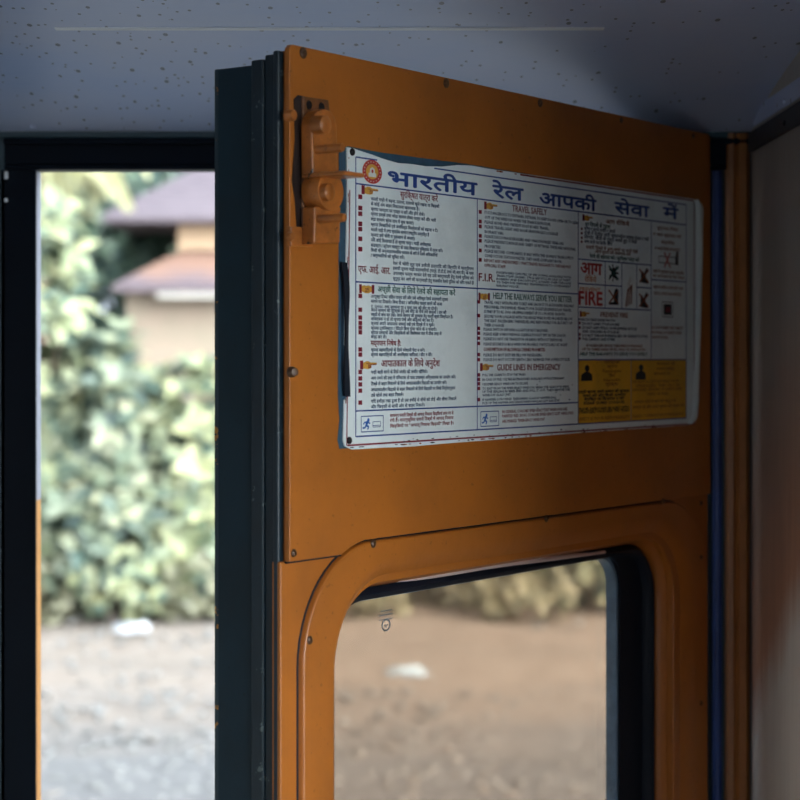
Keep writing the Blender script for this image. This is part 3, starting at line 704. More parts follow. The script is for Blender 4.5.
block('english_text', 'navy', [(95, 87, 543, 'TRAVEL ONLY WITH PROPER TICKET AND SHOW IT TO AUTHORISED RAILWAY'), (95, 110, 530, 'PERSONNEL ON DEMAND. PENALTY FOR TICKETLESS/IRREGULAR TRAVEL'), (95, 133, 500, 'IS FINE UP TO RS. 1000/- OR IMPRISONMENT UP TO 6 MONTHS OR BOTH.'),
 (95, 157, 535, 'SECURE YOUR LUGGAGE WITH THE RINGS/ WIRE ROPES PROVIDED BELOW'), (95, 179, 535, 'THE SEAT. PASSENGERS THEMSELVES ARE RESPONSIBLE FOR SECURITY OF'), (95, 201, 195, 'THEIR LUGGAGE.'), (92, 222, 417, 'PLEASE SWITCH OFF FANS & LIGHTS IF NOT REQUIRED.'), (92, 246, 503, 'PLEASE KEEP SURROUNDINGS CLEAN & DO NOT SPIT IN THE COACH.'),
 (92, 270, 486, 'PLEASE DO NOT USE TRANSISTOR OR RADIO WITHOUT EARPHONE.'), (92, 296, 512, 'PLEASE SECURE DOORS & WINDOWS PROPERLY, PARTICULARLY AT NIGHT.'), (92, 351, 384, 'PLEASE DO NOT DISTURB FELLOW PASSENGERS.'), (92, 374, 523, 'PLEASE DO NOT OCCUPY BERTH / SEAT RESERVED FOR SOMEBODY ELSE.'),
], *D, em=3.4, dy=6)
block('english_text', 'navy', [(86, 450, 303, 'PULL THE CHAIN TO STOP THE TRAIN.'), (86, 473, 497, 'IN CASE OF FIRE, USE FIRE EXTINGUISHER AVAILABLE WITH ATTENDANT.'), (86, 496, 315, 'USE EMERGENCY WINDOW TO ESCAPE.'), (86, 518, 518, 'TO EXIT FROM THE EMERGENCY WINDOW, BREAK THE GLASS/ PULL RING'), (86, 534, 523, 'UP THE SEALING RUBBER END AND PULL IT OUT. THEN REMOVE THE'), (86, 551, 230, 'WINDOW GLASS UNIT.'),
 (86, 574, 458, 'IF HAMMER IS PROVIDED THEN BREAK GLASS BY HAMMER BALL.'), (86, 591, 473, 'PICK UP THE HAMMER AND BREAK WINDOW GLASS LEFT AND EXIT.')], *D, em=2.75, dy=6)
text('maroon_heading', 'maroon', 'CONSUMPTION OF ALCOHOLIC DRINKS PROHIBITED.', 483.4, 351, 545.5, 4.0, 0.1)
text('maroon_heading', 'maroon', 'GUIDE LINES IN EMERGENCY', 497, 370.4, 560, 7.2, 0.1, 2)
block('maroon_small_text', 'maroon', [(185, 635, 510, 'IN GENERAL COACHES EMERGENCY EXIT WINDOWS ARE'), (185, 657, 540, 'PAINTED RED. IN AC COACHES EMERGENCY EXIT WINDOWS'), (185, 683, 400, 'ARE MARKED "EMERGENCY WINDOW".')], *D, em=3.5, dy=6)
# emergency exit pictograms: running figure and window
for i, (x0, x1, y0, y1) in enumerate(((361, 383, 414.5, 432), (480.5, 498.5, 410.5, 426.5))):
    a = L(x0, y1); b_ = L(x1, y0+ (0.5 if i else 1)); g = pb('exit_pictogram_%d' % i, 'blue'); w, h = b_[0]-a[0], b_[1]-a[1]
    q = lambda u, v: (a[0]+u*w, a[1]+v*h)
    for p, r in ((q(0,0), q(1,0)), (q(1,0), q(1,1)), (q(1,1), q(0,1)), (q(0,1), q(0,0))): line(g, p, r, 0.7*U)
    for p, r in ((q(.52,.28), q(.88,.28)), (q(.88,.28), q(.88,.62)), (q(.88,.62), q(.52,.62)), (q(.52,.62), q(.52,.28)), (q(.52, .38), q(.88, .38))): line(g, p, r, 0.45*U)
    f = pb('running_figure_%d' % i, 'sky'); disc(f, q(.32, .74), 0.055*w, YI, 12)
    for p, r, t in ((q(.29,.66), q(.22,.42), 3.0), (q(.22,.42), q(.34,.3), 1.9), (q(.34,.3), q(.28,.14), 1.6), (q(.22,.42), q(.16,.26), 1.9), (q(.16,.26), q(.06,.24), 1.5), (q(.28,.62), q(.4,.52), 1.4), (q(.27,.62), q(.14,.6), 1.4), (q(.14,.6), q(.1,.48), 1.3)): line(f, p, r, t*U*0.8)
# fire column
text('orange_lettering', 'rust', 'आग रोकिये', 605.5, 223.4, 629, 5.4, 0.1, 2)
text('green_heading', 'green', 'इन नियमों के द्वारा', 585, 226, 610, 5, 0.1)
E = (565, 180, 5.517)
block('fire_text', 'navy', [(105, 268, 275, 'स्टोव न जलायें अंगीठी न जलायें'), (105, 291, 460, 'गाड़ी में पेट्रोल आदि ज्वलनशील पदार्थ लेकर न चलें'), (105, 314, 395, 'सिगरेट, बीड़ी के टुकड़े जलते हुए न फेंकें'), (105, 339, 258, 'आग लगने पर जंजीर खींचें')], *E, em=4.2, dy=8)
block('rust_small_text', 'rust', [(115, 372, 400, 'सवारी डिब्बे में आग लगने पर गाड़ी रोकें'), (165, 396, 360, 'आप दूसरों की सहायता करें')], *E, em=4.0, dy=6)
text('green_heading', 'green', 'रेलवे की सहायता करें / सुरक्षित यात्रा करें', 589.5, 257.6, 639, 4.6, 0.1)
text('fire_lettering', 'red', 'आग', 580.5, 273.4, 601.5, 15, 0.45, 4)
text('orange_lettering', 'orange', 'रोकिये', 584.5, 281.6, 596, 7, 0.1, 2)
text('orange_lettering', 'orange', 'PREVENT', 579.5, 290.6, 600, 4.6, 0.1, 2)
text('fire_lettering', 'red', 'FIRE', 578.8, 304.4, 602, 17, 0.45, 3)
# crossed-out pictograms in the small boxes
def pict(i, x, y, kind):
    c = L(x, y); q = lambda a, b: (c[0]+a*U, c[1]+b*U); g = pb('fire_pictogram_%d' % i, 'black')
    if kind == 0:
        poly(g, [q(-4,-3), q(3,-5), q(5,0), q(2,5), q(-3,4), q(-5,1)])
        for a in range(7): line(g, q(0, 0), q(9*math.cos(a*.9), 8*math.sin(a*.9)), 1.6*U)
    elif kind == 1: poly(g, [q(1,-7), q(8,-7), q(9,4), q(7,8), q(3,7), q(0,2)]); poly(g, [q(-8,-7), q(1,-7), q(1,-4.5), q(-8,-5)])
    else: poly(g, [q(-6,-6), q(8,-7), q(3,0), q(7,6), q(5,8), q(0,2), q(-3,5), q(-6,2)])
    r = pb('red_cross_%d' % i, 'green' if i == 0 else 'rust')
    line(r, q(-9, -6), q(9, 6), 1.7*U, YI-0.1*U); line(r, q(-9, 6), q(9, -6), 1.7*U, YI-0.1*U)
pict(0, 613.5, 273, 0); pict(1, 643.8, 276, 2); pict(2, 613.3, 297, 1); pict(3, 643.5, 300.5, 2)
fl = pb('flame_symbol', 'rust'); c = L(628.8, 293); q = lambda a, b: (c[0]+a*U, c[1]+b*U)
for k in range(4): poly(fl, [q(-7+k*3.6, -13+k), q(-5.4+k*3.6, -13+k), q(-2+k*2.6, 2+k*2), q(0.4+k*0.8, 9-abs(k-2)*3), q(-3+k*2.4, 4+k)])
fo = pb('flame_tips', 'pale'); poly(fo, [q(-4, 6), q(2, 16), q(6, 8), q(3, 11), q(0, 6)])
# prevent fire box
text('orange_lettering', 'rust', 'PREVENT FIRE', 600.5, 316.8, 627.5, 6.2, 0.1, 2)
G = (565, 300, 5.517)
block('fire_text', 'navy', [(73, 108, 275, 'WHEN YOU TRAVEL ENSURE THAT YOU'), (95, 131, 300, 'DO NOT CARRY STOVE & SIGREE.'), (95, 153, 395, 'DO NOT CARRY PETROL OR INFLAMMABLE ARTICLES'), (95, 174, 300, 'AND CRACKERS IN LUGGAGE.'), (95, 196, 455, 'DO NOT THROW BURNING BIDI OR CIGARETTE STUBS'), (95, 216, 275, 'PULL CHAIN IN CASE OF FIRE.')], *G, em=3.4, dy=6)
block('rust_small_text', 'rust', [(118, 252, 425, 'IF PASSENGERS SMOKE THEN FINE IS PUNISHABLE'), (95, 273, 440, 'UP TO THREE YEARS OR RS. 1000/- OR WITH BOTH')], *G, em=3.3, dy=6)
text('green_heading', 'green', 'HELP THE RAILWAYS TO SERVE YOU SAFELY', 580, 355.4, 647, 4.0, 0.1)
# last column
block('rust_small_text', 'rust', [(508, 266, 622, 'धूम्रपान निषेध'), (485, 300, 640, 'न आप धूम्रपान करें'), (530, 345, 602, 'सार्वजनिक'), (495, 378, 632, 'न अन्य किसी को करने दें'), (485, 505, 655, 'रेलवे में धूम्रपान करना दण्डनीय'), (485, 530, 655, 'NO SMOKING IN THE TRAIN'), (485, 592, 650, 'ज्वलनशील सामग्री मना'), (492, 627, 640, 'EXPLOSIVES PROHIBITED')], *E, em=4.0, dy=5)
block('rust_small_text', 'rust', [(478, 153, 650, 'DO NOT INSERT ANY OBJECT'), (478, 180, 642, 'IN WALL SOCKETS AND'), (478, 207, 570, 'SWITCHES.')], *G, em=3.6, dy=5)
c = L(667, 260); q = lambda a, b: (c[0]+a*U, c[1]+b*U); g = pb('cigarette_symbol', 'pale')
for p, r in ((q(-17, -3), q(17, -3)), (q(-17, 3), q(17, 3)), (q(-17, -3), q(-17, 3)), (q(17, -3), q(17, 3))): line(pb('cigarette_symbol', 'black'), p, r, 0.7*U)
poly(pb('cigarette_symbol', 'black'), [q(17, -4), q(23, -4), q(23, 9), q(19, 9), q(17, 3)])
r = pb('red_cross_4', 'red'); line(r, q(-6, -7), q(6, 7), 1.8*U, YI-0.1*U); line(r, q(-6, 7), q(6, -7), 1.8*U, YI-0.1*U)
c = L(667.5, 309.5); q = lambda a, b: (c[0]+a*U, c[1]+b*U)
g = pb('socket_symbol', 'black')
for p, r in ((q(-11, -7), q(11, -7)), (q(11, -7), q(11, 7)), (q(11, 7), q(-11, 7)), (q(-11, 7), q(-11, -7))): line(g, p, r, 0.6*U)
poly(g, [q(-8, -5), q(8, -5), q(8, 5), q(-8, 5)]); poly(pb('socket_sign', 'maroon'), [q(-4, -2.5), q(5, -2.5), q(5, 2.5), q(-4, 2.5)], YI-0.1*U)
# yellow panels' lettering and plain person signs
block('panel_lettering', 'rust', [(215, 347, 300, 'यात्रियों'), (230, 370, 288, 'कृपया'), (208, 395, 308, 'Passengers'), (243, 420, 275, 'बिना'), (213, 445, 303, 'Responsible'), (222, 468, 292, 'सुरक्षा'),
  (505, 355, 605, 'सावधान रहें'), (503, 383, 602, 'अनजान व्यक्ति'), (492, 410, 595, 'BEWARE OF ...'), (372, 455, 625, 'DO NOT ACCEPT EATABLES FROM'), (390, 478, 632, 'STRANGERS. THEY MAY BE'), (372, 500, 645, 'DRUGGED. BEWARE OF CHEATS AND'), (450, 523, 570, 'THIEVES ON TRAIN.'), (382, 567, 610, 'अनजान लोगों से खाने की वस्तु न लें'), (372, 597, 655, 'सतर्क रहें और अपने सामान की रक्षा करें'), (372, 645, 655, 'PLEASE COOPERATE WITH THE RAILWAY'), (68, 662, 355, 'SAFETY IS YOUR RESPONSIBILITY')], *G, em=3.8, dy=4)
block('panel_dark_text', 'black', [(70, 512, 355, 'यात्री कृपया अपने सामान की सुरक्षा'), (98, 533, 333, 'स्वयं करें और किसी अनजान'), (105, 552, 325, 'व्यक्ति पर विश्वास न करें'), (103, 573, 325, 'PLEASE GUARD LUGGAGE'), (72, 607, 350, 'TRAVEL SAFELY AND BE ALERT WITH'), (75, 623, 350, 'STRANGERS ON BOARD THE TRAIN')], *G, em=3.4, dy=4, off=0.14)
for i, (x, y) in enumerate(((586.5, 373), (640.5, 372))):
    c = L(x, y); q = lambda a, b: (c[0]+a*1.45*U, c[1]+b*U); g = pb('person_sign_%d' % i, 'black')
    disc(g, q(0.5, 4), 4.2*U, YI, 16, 0.72); poly(g, [q(-7, -7), q(7, -7), q(6.5, -1.5), q(3, 1), q(-2, 1), q(-6.5, -1.5)])
rc = random.Random(21)
def chip(x, y, w, h, ink):
    c = L(x, y); n = rc.randint(5, 8)
    poly(pb('chipped_enamel_%d' % (0 if ink == 'rust' else 1), ink), [(c[0]+w*U*rc.uniform(.5, 1)*math.cos(2*math.pi*k/n), c[1]+h*U*rc.uniform(.5, 1)*math.sin(2*math.pi*k/n)) for k in range(n)], YI-0.03*U)
for k in range(34):
    t = rc.random(); x = 348 + 340*t; yb_ = 448.6 - 0.068*(x-348) - (0.4 if x > 400 else 0.8)
    chip(x, yb_, rc.uniform(1.5, 6), rc.uniform(0.3, 0.8), 'rust' if rc.random() < .6 else 'black')
for k in range(26):
    x = rc.uniform(490, 690); chip(x, 170.1 + 0.151*(x-490), rc.uniform(1.5, 6), rc.uniform(0.3, 0.9), 'rust')
for k in range(14):
    y = rc.uniform(152, 440); chip(348.6 - 0.012*(y-150), y, rc.uniform(0.4, 1.0), rc.uniform(0.8, 3), 'rust' if rc.random() < .6 else 'black')
for k in range(38):
    x = rc.uniform(380, 660); chip(x, 442 - 0.062*(x-380) + rc.uniform(-1.6, 2.2), rc.uniform(0.5, 2.6), rc.uniform(0.25, 0.9), 'black')
for k in range(16): chip(rc.uniform(505, 575), rc.uniform(375, 410), rc.uniform(0.5, 2.2), rc.uniform(0.25, 0.8), 'navy')
INK['yellow'] = YELLOW
made = {}
for (part, ink), bm in PRN.items():
    nm = part.rstrip('0123456789').rstrip('_')
    par = sign
    if nm.startswith('hand_cuff'): par = made.get('pointing_hand' + part[9:]) or made.get('handshake' + part[9:]) or sign
    elif nm in ('emblem_centre', 'emblem_engine', 'emblem_lamp'): par = made['railway_emblem']
    elif nm == 'running_figure': par = made['exit_pictogram' + part[14:]]
    elif nm == 'red_cross': par = made.get('fire_pictogram' + part[9:]) or made['cigarette_symbol']
    elif nm == 'flame_tips': par = made['flame_symbol']
    elif nm == 'socket_sign': par = made['socket_symbol']
    o = obj(nm, bm, INK[ink], par, recalc=False)
    if nm == 'chipped_enamel': o['kind'] = 'stuff'
    if part not in made: made[part] = o
# rivets of the notice
for x, y in ((349, 440.5), (352, 152), (697, 312)):
    s, z = L(x, y); bm = bmesh.new(); lathe(bm, (s, YF, z), (0, -1, 0), [(2.8*U, 0), (2.6*U, 1.0*U), (1.5*U, 1.8*U), (0, 2*U)], 14)
    obj('rivet', bm, DARK if x < 400 else INKW, sign, smooth=True)

# ------------------------------------------------------------------ outside
GZ = -1.2
def ground_mat():
    m = NT('trackside_ground')
    sx = m.n('SeparateXYZ'); m.l(m.tc.outputs['Object'], sx.inputs[0])
    n1 = m.noise(0.9, 5, 0.6, m.map((0.55, 1, 1))); n2 = m.noise(7, 4, 0.6, m.map((0.6, 1, 1)))
    far = m.math('ADD', sx.outputs[1], m.math('MULTIPLY', n1, 5.0))
    fz = m.ramp(m.math('MULTIPLY', far, 0.04), 0.62, 0.76)
    grey = m.mix(m.ramp(n2, 0.3, 0.7), (0.090, 0.088, 0.090), (0.122, 0.120, 0.120))
    tan = m.mix(m.ramp(n2, 0.3, 0.7), (0.146, 0.118, 0.099), (0.195, 0.169, 0.147))
    col = m.mix(fz, grey, tan)
    dk = m.ramp(m.noise(0.55, 3, 0.5, m.map((0.5, 1.4, 1))), 0.52, 0.75)
    col = m.mix(m.math('MULTIPLY', dk, 0.28), col, (0.07, 0.066, 0.062))
    m.base(col); m.b.inputs['Roughness'].default_value = 0.95; m.b.inputs['Specular IOR Level'].default_value = 0.1
    m.bump(n2, 0.6, 0.1); return m.m
bm = bmesh.new(); N = 60
gv = [[None]*(N+1) for _ in range(N+1)]
for i in range(N+1):
    for j in range(N+1):
        x = -60 + 120*i/N; y = -40 + 110*j/N
        z = GZ + (0.10*math.sin(x*0.9+y*0.4) + 0.06*math.sin(x*0.35-y*1.3) if y > 13 else 0)*min(1, (y-13)/4) + (max(0, y-24)*0.03)
        gv[i][j] = bm.verts.new((x, y, z))
for i in range(N):
    for j in range(N): bm.faces.new((gv[i][j], gv[i+1][j], gv[i+1][j+1], gv[i][j+1]))
struct('ground', bm, ground_mat(), smooth=True, recalc=False)
STONE = leafmat('ballast_stone', [(0.08, 0.08, 0.08), (0.112, 0.11, 0.108), (0.095, 0.093, 0.09), (0.128, 0.126, 0.124), (0.105, 0.092, 0.082)], 0.9, 0.0)
bm = bmesh.new()
for k in range(1900):
    y = R.uniform(10.5, 20.5); x = R.uniform(-0.24, 0.24)*y
    if y > 16 and R.random() < 0.6: continue
    r = R.uniform(0.02, 0.055); q = bmesh.ops.create_icosphere(bm, subdivisions=1, radius=r, matrix=Matrix.Translation((x, y, GZ + r*0.2)))
    for v in q['verts']: v.co += Vector((R.uniform(-1, 1), R.uniform(-1, 1), R.uniform(-1, 1)))*r*0.25; v.co.z = GZ + (v.co.z-GZ)*0.55
tag(obj('ballast_stones', bm, STONE, recalc=False), 'loose grey ballast stones strewn over the trackside ground', 'stones', kind='stuff')

def leaf(bm, p, d, up, l, w):
    d = d.normalized(); sd = d.cross(up)
    if sd.length < 1e-4: sd = Vector((1, 0, 0))
    sd.normalize(); nn = sd.cross(d)
    a = bm.verts.new(p); b = bm.verts.new(p + d*l*0.5 + sd*w/2 + nn*l*0.06); c = bm.verts.new(p + d*l*0.5 - sd*w/2 + nn*l*0.06)
    e = bm.verts.new(p + d*l - nn*l*0.12); m_ = bm.verts.new(p + d*l*0.55 - nn*l*0.03)
    bm.faces.new((a, b, m_)); bm.faces.new((a, m_, c)); bm.faces.new((b, e, m_)); bm.faces.new((m_, e, c))
def crown(rng, lobes, n, l, w, cluster=6, shell=0.72):
    bm = bmesh.new(); tot = sum(a[3]*a[4]*a[5] for a in lobes)**1.0
    for cx, cy, cz, rx, ry, rz in lobes:
        for _ in range(max(4, int(n*(rx*ry*rz)/tot))):
            v = Vector((rng.gauss(0, 1), rng.gauss(0, 1), rng.gauss(0, 1))).normalized()
            k = shell + (1-shell)*rng.random()
            p = Vector((cx + v.x*rx*k, cy + v.y*ry*k, max(0.02, cz + v.z*rz*k)))
            ax = (v + Vector((0, -0.3, 0.55))).normalized()
            for i in range(cluster):                    # rosette of leaves at each twig end
                a = 2*math.pi*i/cluster + rng.random(); t = ax.orthogonal().normalized(); b = ax.cross(t)
                d = (t*math.cos(a) + b*math.sin(a))*0.9 + ax*rng.uniform(0.1, 0.7)
                leaf(bm, p, d, ax, l*rng.uniform(0.7, 1.2), w*rng.uniform(0.8, 1.2))
    return bm
def stems(rng, n, h, r, spread):
    bm = bmesh.new()
    for _ in range(n):
        a = rng.random()*6.28; d = Vector((math.cos(a)*spread, math.sin(a)*spread, h))
        cyl(bm, (math.cos(a)*0.08, math.sin(a)*0.08, -0.1), d, r, r*0.45, d.length, 7)
    return bm
PALE = leafmat('pale_shrub_leaf', [(0.027, 0.055, 0.047), (0.141, 0.167, 0.088), (0.272, 0.273, 0.142), (0.049, 0.086, 0.066), (0.336, 0.324, 0.181)])
SAGE = leafmat('sage_shrub_leaf', [(0.02, 0.041, 0.04), (0.096, 0.121, 0.078), (0.191, 0.203, 0.122), (0.041, 0.072, 0.057), (0.251, 0.246, 0.155)])
OLIVE = leafmat('olive_shrub_leaf', [(0.064, 0.07, 0.048), (0.128, 0.126, 0.075), (0.182, 0.171, 0.107), (0.096, 0.101, 0.064), (0.214, 0.198, 0.128)])
YEL = leafmat('yellow_green_leaf', [(0.242, 0.237, 0.112), (0.316, 0.307, 0.177), (0.279, 0.27, 0.144), (0.353, 0.339, 0.214)], trans=0.35)
DKG = leafmat('dark_tree_leaf', [(0.012, 0.035, 0.03), (0.03, 0.055, 0.04), (0.05, 0.08, 0.05), (0.07, 0.1, 0.065)])
BARK = paint('bark', (0.16, 0.11, 0.08), (0.05, 0.035, 0.03), 0.6, 0.9, 12)
def shrub(name, loc, lobes, n, l, w, mat, label, cat, group=None, seed=1, st=(7, 1.6, 0.035, 0.7), cluster=6):
    rng = random.Random(seed); o = empty(name, loc); tag(o, label, cat, group)
    obj('foliage', crown(rng, lobes, n, l, w, cluster), mat, o, recalc=False)
    obj('stem', stems(rng, *st), BARK, o, smooth=True)
    return o
# hedge row along the line (shrub by shrub)
G1 = 'shrubs in the hedge across the track'
shrub('shrub', (-4.35, 21.6, GZ), [(0, 0, 2.6, 0.95, 0.9, 2.1), (0.25, -0.2, 1.1, 1.1, 1.0, 1.0), (-0.5, 0, 3.6, 0.8, 0.8, 0.9), (0.05, 0.1, 4.1, 0.75, 0.7, 0.75)], 403, 0.36, 0.19, PALE, 'tall pale yellow-green shrub beside the dark door jamb', 'shrub', G1, 11, (7, 3.6, 0.045, 0.6))
shrub('shrub', (-3.25, 21.4, GZ), [(0, 0, 1.75, 0.8, 0.8, 1.35), (-0.1, -0.3, 0.9, 0.95, 0.9, 0.85)], 302, 0.34, 0.18, SAGE, 'sage green shrub directly below the purple-grey roof', 'shrub', G1, 12)
shrub('shrub', (-2.25, 21.5, GZ), [(0, 0, 1.45, 0.9, 0.8, 1.3), (0.2, -0.35, 0.75, 0.9, 0.8, 0.75)], 288, 0.32, 0.18, PALE, 'grey-green rounded shrub right against the dark door edge', 'shrub', G1, 13)
shrub('shrub', (-0.9, 21.8, GZ), [(0, 0, 1.4, 1.0, 0.8, 1.3), (0, -0.3, 0.7, 1.0, 0.8, 0.7)], 237, 0.32, 0.18, SAGE, 'shrub behind the orange door, its foot seen at the left of the window pane', 'shrub', G1, 14)
shrub('shrub', (0.7, 22.0, GZ), [(0, 0, 1.3, 1.0, 0.8, 1.2), (0, -0.3, 0.7, 1.1, 0.8, 0.7)], 237, 0.32, 0.18, OLIVE, 'olive shrub seen blurred through the middle top of the window pane', 'shrub', G1, 15)
shrub('shrub', (2.4, 22.2, GZ), [(0, 0, 1.4, 1.1, 0.9, 1.3), (0, -0.3, 0.7, 1.1, 0.8, 0.7)], 237, 0.32, 0.18, SAGE, 'greyish shrub seen blurred at the right top of the window pane', 'shrub', G1, 16)
# low dry plants at the foot of the hedge
for i, (x, y, mt, lb) in enumerate(((-3.75, 20.7, OLIVE, 'low olive bush at the hedge foot nearest the jamb'), (-2.9, 20.5, PALE, 'low pale bush at the hedge foot behind the white litter'), (-2.05, 20.6, OLIVE, 'low olive bush at the hedge foot beside the door edge'),
                                    (-0.5, 20.4, OLIVE, 'low dry bush behind the etched corner of the pane'), (1.3, 20.6, OLIVE, 'low dry bush behind the right half of the pane'))):
    shrub('low_bush', (x, y, GZ), [(0, 0, 0.35, 0.55, 0.5, 0.42), (0.3, 0.1, 0.25, 0.4, 0.4, 0.3)], 70, 0.17, 0.09, mt, lb, 'bush', 'low bushes along the hedge foot', 30+i, (5, 0.5, 0.012, 0.3))
# palm with drooping pale fronds
palm = empty('palm_tree', (-4.55, 24.4, GZ)); tag(palm, 'palm with pale yellow fronds arching at the top left of the doorway', 'palm tree')
bm = bmesh.new()
for k in range(14): cyl(bm, (0, 0, k*0.4-0.1), (0.02, 0, 1), 0.16-0.004*k, 0.145-0.004*k, 0.41, 12)
obj('trunk', bm, BARK, palm, smooth=True)
rng = random.Random(5)
for k in range(17):
    a = k*2.4; bm = bmesh.new(); L_ = rng.uniform(1.2, 1.6); rise = rng.uniform(0.2, 1.0); pv = Vector((0, 0, 5.6))
    for i in range(1, 18):
        t = i/17; p = Vector((math.cos(a)*L_*t, math.sin(a)*L_*t, 5.6 + rise*math.sin(t*2.0) - 1.2*t*t))
        d = (p-pv); cyl(bm, pv, d, 0.018, 0.015, d.length, 5)
        sd = d.cross(Vector((0, 0, 1))).normalized(); ll = 0.62*math.sin(0.35+2.5*t)
        for sg in (-1, 1):
            for e_ in (0, 0.5): leaf(bm, pv + d*e_, sd*sg + d.normalized()*0.5 + Vector((0, 0, -0.5)), Vector((0, 0, 1)), ll, 0.075)
        pv = p
    obj('frond', bm, YEL, palm, recalc=False)
# house
TILE = NT('weathered_purple_tile'); wv = TILE.n('TexWave'); wv.bands_direction = 'Z'; wv.inputs['Scale'].default_value = 2.2; wv.inputs['Distortion'].default_value = 0.6
TILE.l(TILE.tc.outputs['Object'], wv.inputs['Vector'])
TILE.base(TILE.mix(TILE.ramp(TILE.noise(1.4, 5, 0.6), 0.35, 0.7), (0.074, 0.058, 0.068), (0.055, 0.042, 0.052))); TILE.b.inputs['Roughness'].default_value = 0.8
TILE.bump(wv.outputs['Fac'], 0.5, 0.05); TILE = TILE.m
TILE2 = NT('orange_clay_tile'); wv = TILE2.n('TexWave'); wv.bands_direction = 'Z'; wv.inputs['Scale'].default_value = 2.5; wv.inputs['Distortion'].default_value = 0.6
TILE2.l(TILE2.tc.outputs['Object'], wv.inputs['Vector'])
sx = TILE2.n('SeparateXYZ'); TILE2.l(TILE2.tc.outputs['Object'], sx.inputs[0])
nz = TILE2.math('ADD', sx.outputs[2], TILE2.math('MULTIPLY', TILE2.noise(1.2, 4, 0.6), 0.7))
TILE2.base(TILE2.mix(TILE2.ramp(TILE2.math('MULTIPLY', nz, 0.2), 0.865, 0.92), (0.072, 0.052, 0.060), (0.135, 0.072, 0.05))); TILE2.b.inputs['Roughness'].default_value = 0.8
TILE2.bump(wv.outputs['Fac'], 0.5, 0.05); TILE2 = TILE2.m
PEACH = plain('peach_plaster', (0.34, 0.235, 0.15), 0.85); BEIGE = paint('beige_plaster', (0.19, 0.145, 0.11), (0.15, 0.135, 0.095), 0.6, 0.85, 1.5)
WHITE = plain('white_fascia', (0.24, 0.225, 0.20), 0.7)
HD = 30.0
hb = at(200, 358, HD); house = empty('house', (0, HD, GZ)); tag(house, 'house with purple-grey tiled roof over a clay-tiled veranda behind the hedge', 'house')
def zz(y, d): return EYE + (HY-y)/F*d - GZ
def xx(x, d): return (x-CX)/F*d
def hip(bm, x0, x1, y0, y1, ze, zr, ins, t=0.12):
    """hipped roof with eaves thickness"""
    lo = [bm.verts.new(p) for p in ((x0,y0,ze-t),(x1,y0,ze-t),(x1,y1,ze-t),(x0,y1,ze-t))]
    ev = [bm.verts.new(p) for p in ((x0,y0,ze),(x1,y0,ze),(x1,y1,ze),(x0,y1,ze))]
    ym = (y0+y1)/2; a = bm.verts.new((x0+ins, ym, zr)); b = bm.verts.new((x1-ins, ym, zr))
    bm.faces.new(lo[::-1])
    for i in range(4): bm.faces.new((lo[i], lo[(i+1)%4], ev[(i+1)%4], ev[i]))
    bm.faces.new((ev[0], ev[1], b, a)); bm.faces.new((ev[1], ev[2], b)); bm.faces.new((ev[2], ev[3], a, b)); bm.faces.new((ev[3], ev[0], a))
bm = bmesh.new(); box(bm, xx(178, 31.5), 4.2, 1.5, 7.0, -0.3, zz(205, 31.5)); obj('upper_wall', bm, PEACH, house)
bm = bmesh.new(); hip(bm, xx(98, 30.5), 5.0, 0.9, 8.2, zz(213, 30.5), zz(213, 30.5)+2.35, 3.6); obj('upper_roof', bm, TILE, house)
bm = bmesh.new()
zf = zz(285, 29.5); zk = zz(249, 31.4); x0 = xx(112, 29.5)
v = [bm.verts.new(p) for p in ((x0, -0.5, zf), (4.4, -0.5, zf), (4.4, 1.5, zk), (x0+0.9, 1.5, zk), (x0, -0.5, zf-0.1), (4.4, -0.5, zf-0.1), (4.4, 1.5, zk-0.1), (x0+0.9, 1.5, zk-0.1))]
for f in ((0,1,2,3), (4,7,6,5), (0,4,5,1), (1,5,6,2), (2,6,7,3), (3,7,4,0)): bm.faces.new([v[i] for i in f])
obj('veranda_roof', bm, TILE2, house)
bm = bmesh.new(); box(bm, x0+0.7, 4.4, -0.5, -0.42, zf-0.2, zf-0.12); obj('fascia', bm, WHITE, house)
bm = bmesh.new(); box(bm, x0+0.15, 4.2, 0.0, 1.5, -0.3, zf-0.1); obj('veranda_wall', bm, BEIGE, house)
# trees behind
G2 = 'dark trees behind the house'
for i, (x, y, s, lb) in enumerate(((-7.3, 36, 0.95, 'dark tree behind the palm, beside the end of the purple-grey roof'), (-4.9, 44, 1.25, 'tall dark tree rising behind the purple-grey roof'), (2.2, 45, 1.2, 'dark tree behind the far half of the house'))):
    shrub('tree', (x, y, GZ), [(0, 0, 4.2*s, 2.4*s, 2.2*s, 3.0*s), (1.0, 0, 6.5*s, 1.9*s, 1.8*s, 2.0*s), (-1.2, 0, 5.8*s, 1.8*s, 1.8*s, 2.0*s), (0, -0.6, 2.2*s, 2.0*s, 1.6*s, 1.8*s)], 620, 0.5, 0.26, DKG, lb, 'tree', G2, 50+i, (5, 5.0*s, 0.12, 0.9))
shrub('tree', (-4.35, 34.2, GZ), [(0, 0, 3.0, 0.9, 0.8, 2.1), (0.4, 0, 4.2, 0.9, 0.8, 1.2)], 330, 0.36, 0.2, DKG, 'small dark tree at the end of the house between the two roofs', 'tree', None, 61, (4, 3.5, 0.08, 0.4))
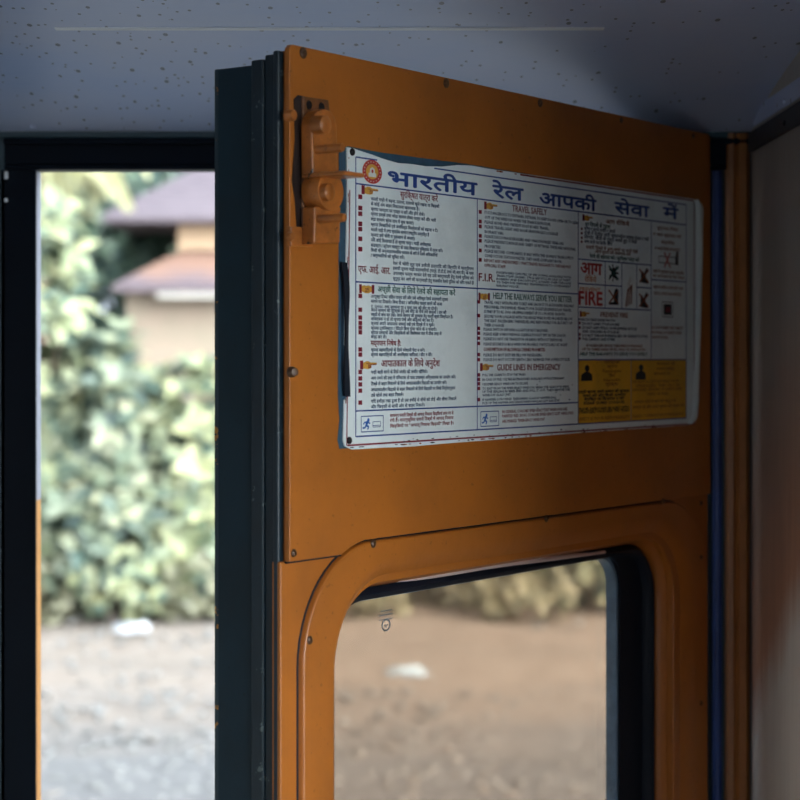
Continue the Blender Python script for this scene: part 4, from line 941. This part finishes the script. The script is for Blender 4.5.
# litter
def litter(name, x, y, w, mat, label, seed):
    d = (EYE-GZ)*F/(y-HY); p = at(x, y, d); rng = random.Random(seed); bm = bmesh.new()
    bmesh.ops.create_icosphere(bm, subdivisions=3, radius=1)
    for v in bm.verts:
        k = 1 + 0.4*math.sin(v.co.x*4+seed) * math.cos(v.co.y*5+v.co.z*3) + rng.uniform(-0.12, 0.12)
        v.co = Vector((v.co.x*w*k, v.co.y*w*0.7*k, max(-0.01, v.co.z*w*0.42*k)))
    o = obj(name, bm, mat, smooth=False); o.location = (p.x, p.y, GZ + 0.01); tag(o, label, 'plastic bag')
PLAST = plain('white_plastic', (0.30, 0.31, 0.33), 0.4); PLASTB = plain('bluish_plastic', (0.21, 0.27, 0.32), 0.4)
litter('plastic_bag', 131, 631, 0.17, PLAST, 'crumpled white plastic bag on the ground at the hedge foot', 2)
litter('plastic_bag', 405, 677, 0.19, PLASTB, 'crumpled bluish white plastic bag seen through the window pane', 3)

# ------------------------------------------------------------------ daylight
w = bpy.data.worlds.new('sky'); SC.world = w; w.use_nodes = True
nt = w.node_tree; bg = nt.nodes['Background']
# hazy sky: pale blue, plus a strong low glow added to brighten the interior
tc = nt.nodes.new('ShaderNodeTexCoord'); dt = nt.nodes.new('ShaderNodeVectorMath'); dt.operation = 'DOT_PRODUCT'
sd = Vector((0.78, -0.58, 0.22)).normalized(); dt.inputs[1].default_value = sd
nt.links.new(tc.outputs['Generated'], dt.inputs[0])
def wm(op, a, b):
    x = nt.nodes.new('ShaderNodeMath'); x.operation = op
    for i, v in enumerate((a, b)):
        if hasattr(v, 'is_linked'): nt.links.new(v, x.inputs[i])
        else: x.inputs[i].default_value = v
    return x.outputs[0]
g = wm('POWER', wm('MAXIMUM', dt.outputs['Value'], 0.0), 2.0)
mx = nt.nodes.new('ShaderNodeMix'); mx.data_type = 'RGBA'; nt.links.new(g, mx.inputs[0])
mx.inputs[6].default_value = (0.74, 0.86, 1.0, 1); mx.inputs[7].default_value = (0.93, 1.0, 1.0, 1)
nt.links.new(mx.outputs[2], bg.inputs[0])
nt.links.new(wm('ADD', wm('MULTIPLY', g, 27.5), 1.3), bg.inputs[1])
sun = bpy.data.lights.new('sun', 'SUN'); sun.energy = 1.0; sun.angle = math.radians(3); sun.color = (1.0, 0.94, 0.84)
so = bpy.data.objects.new('sun', sun); link(so)
so.rotation_euler = Vector((-0.45, 0.55, -0.72)).to_track_quat('-Z', 'Y').to_euler()
def portal(name, loc, rot, sx_, sy_):
    l = bpy.data.lights.new(name, 'AREA'); l.shape = 'RECTANGLE'; l.size = sx_; l.size_y = sy_; l.cycles.is_portal = True
    o = bpy.data.objects.new(name, l); o.location = loc; o.rotation_euler = rot; link(o)
portal('doorway_portal', (-0.01, YW+0.04, 0.9), (-math.pi/2, 0, 0), 0.8, 1.85)
for a, b, c, d in WINS: portal('far_window_portal', ((a+b)/2, YB-0.05, (c+d)/2), (math.pi/2, 0, 0), b-a, d-c)
# colour management
vs = SC.view_settings; vs.view_transform = 'Standard'; vs.look = 'None'; vs.gamma = 1; vs.use_curve_mapping = False; vs.exposure = 0.0
SC.cycles.max_bounces = 10; SC.cycles.diffuse_bounces = 6; SC.cycles.transparent_max_bounces = 12
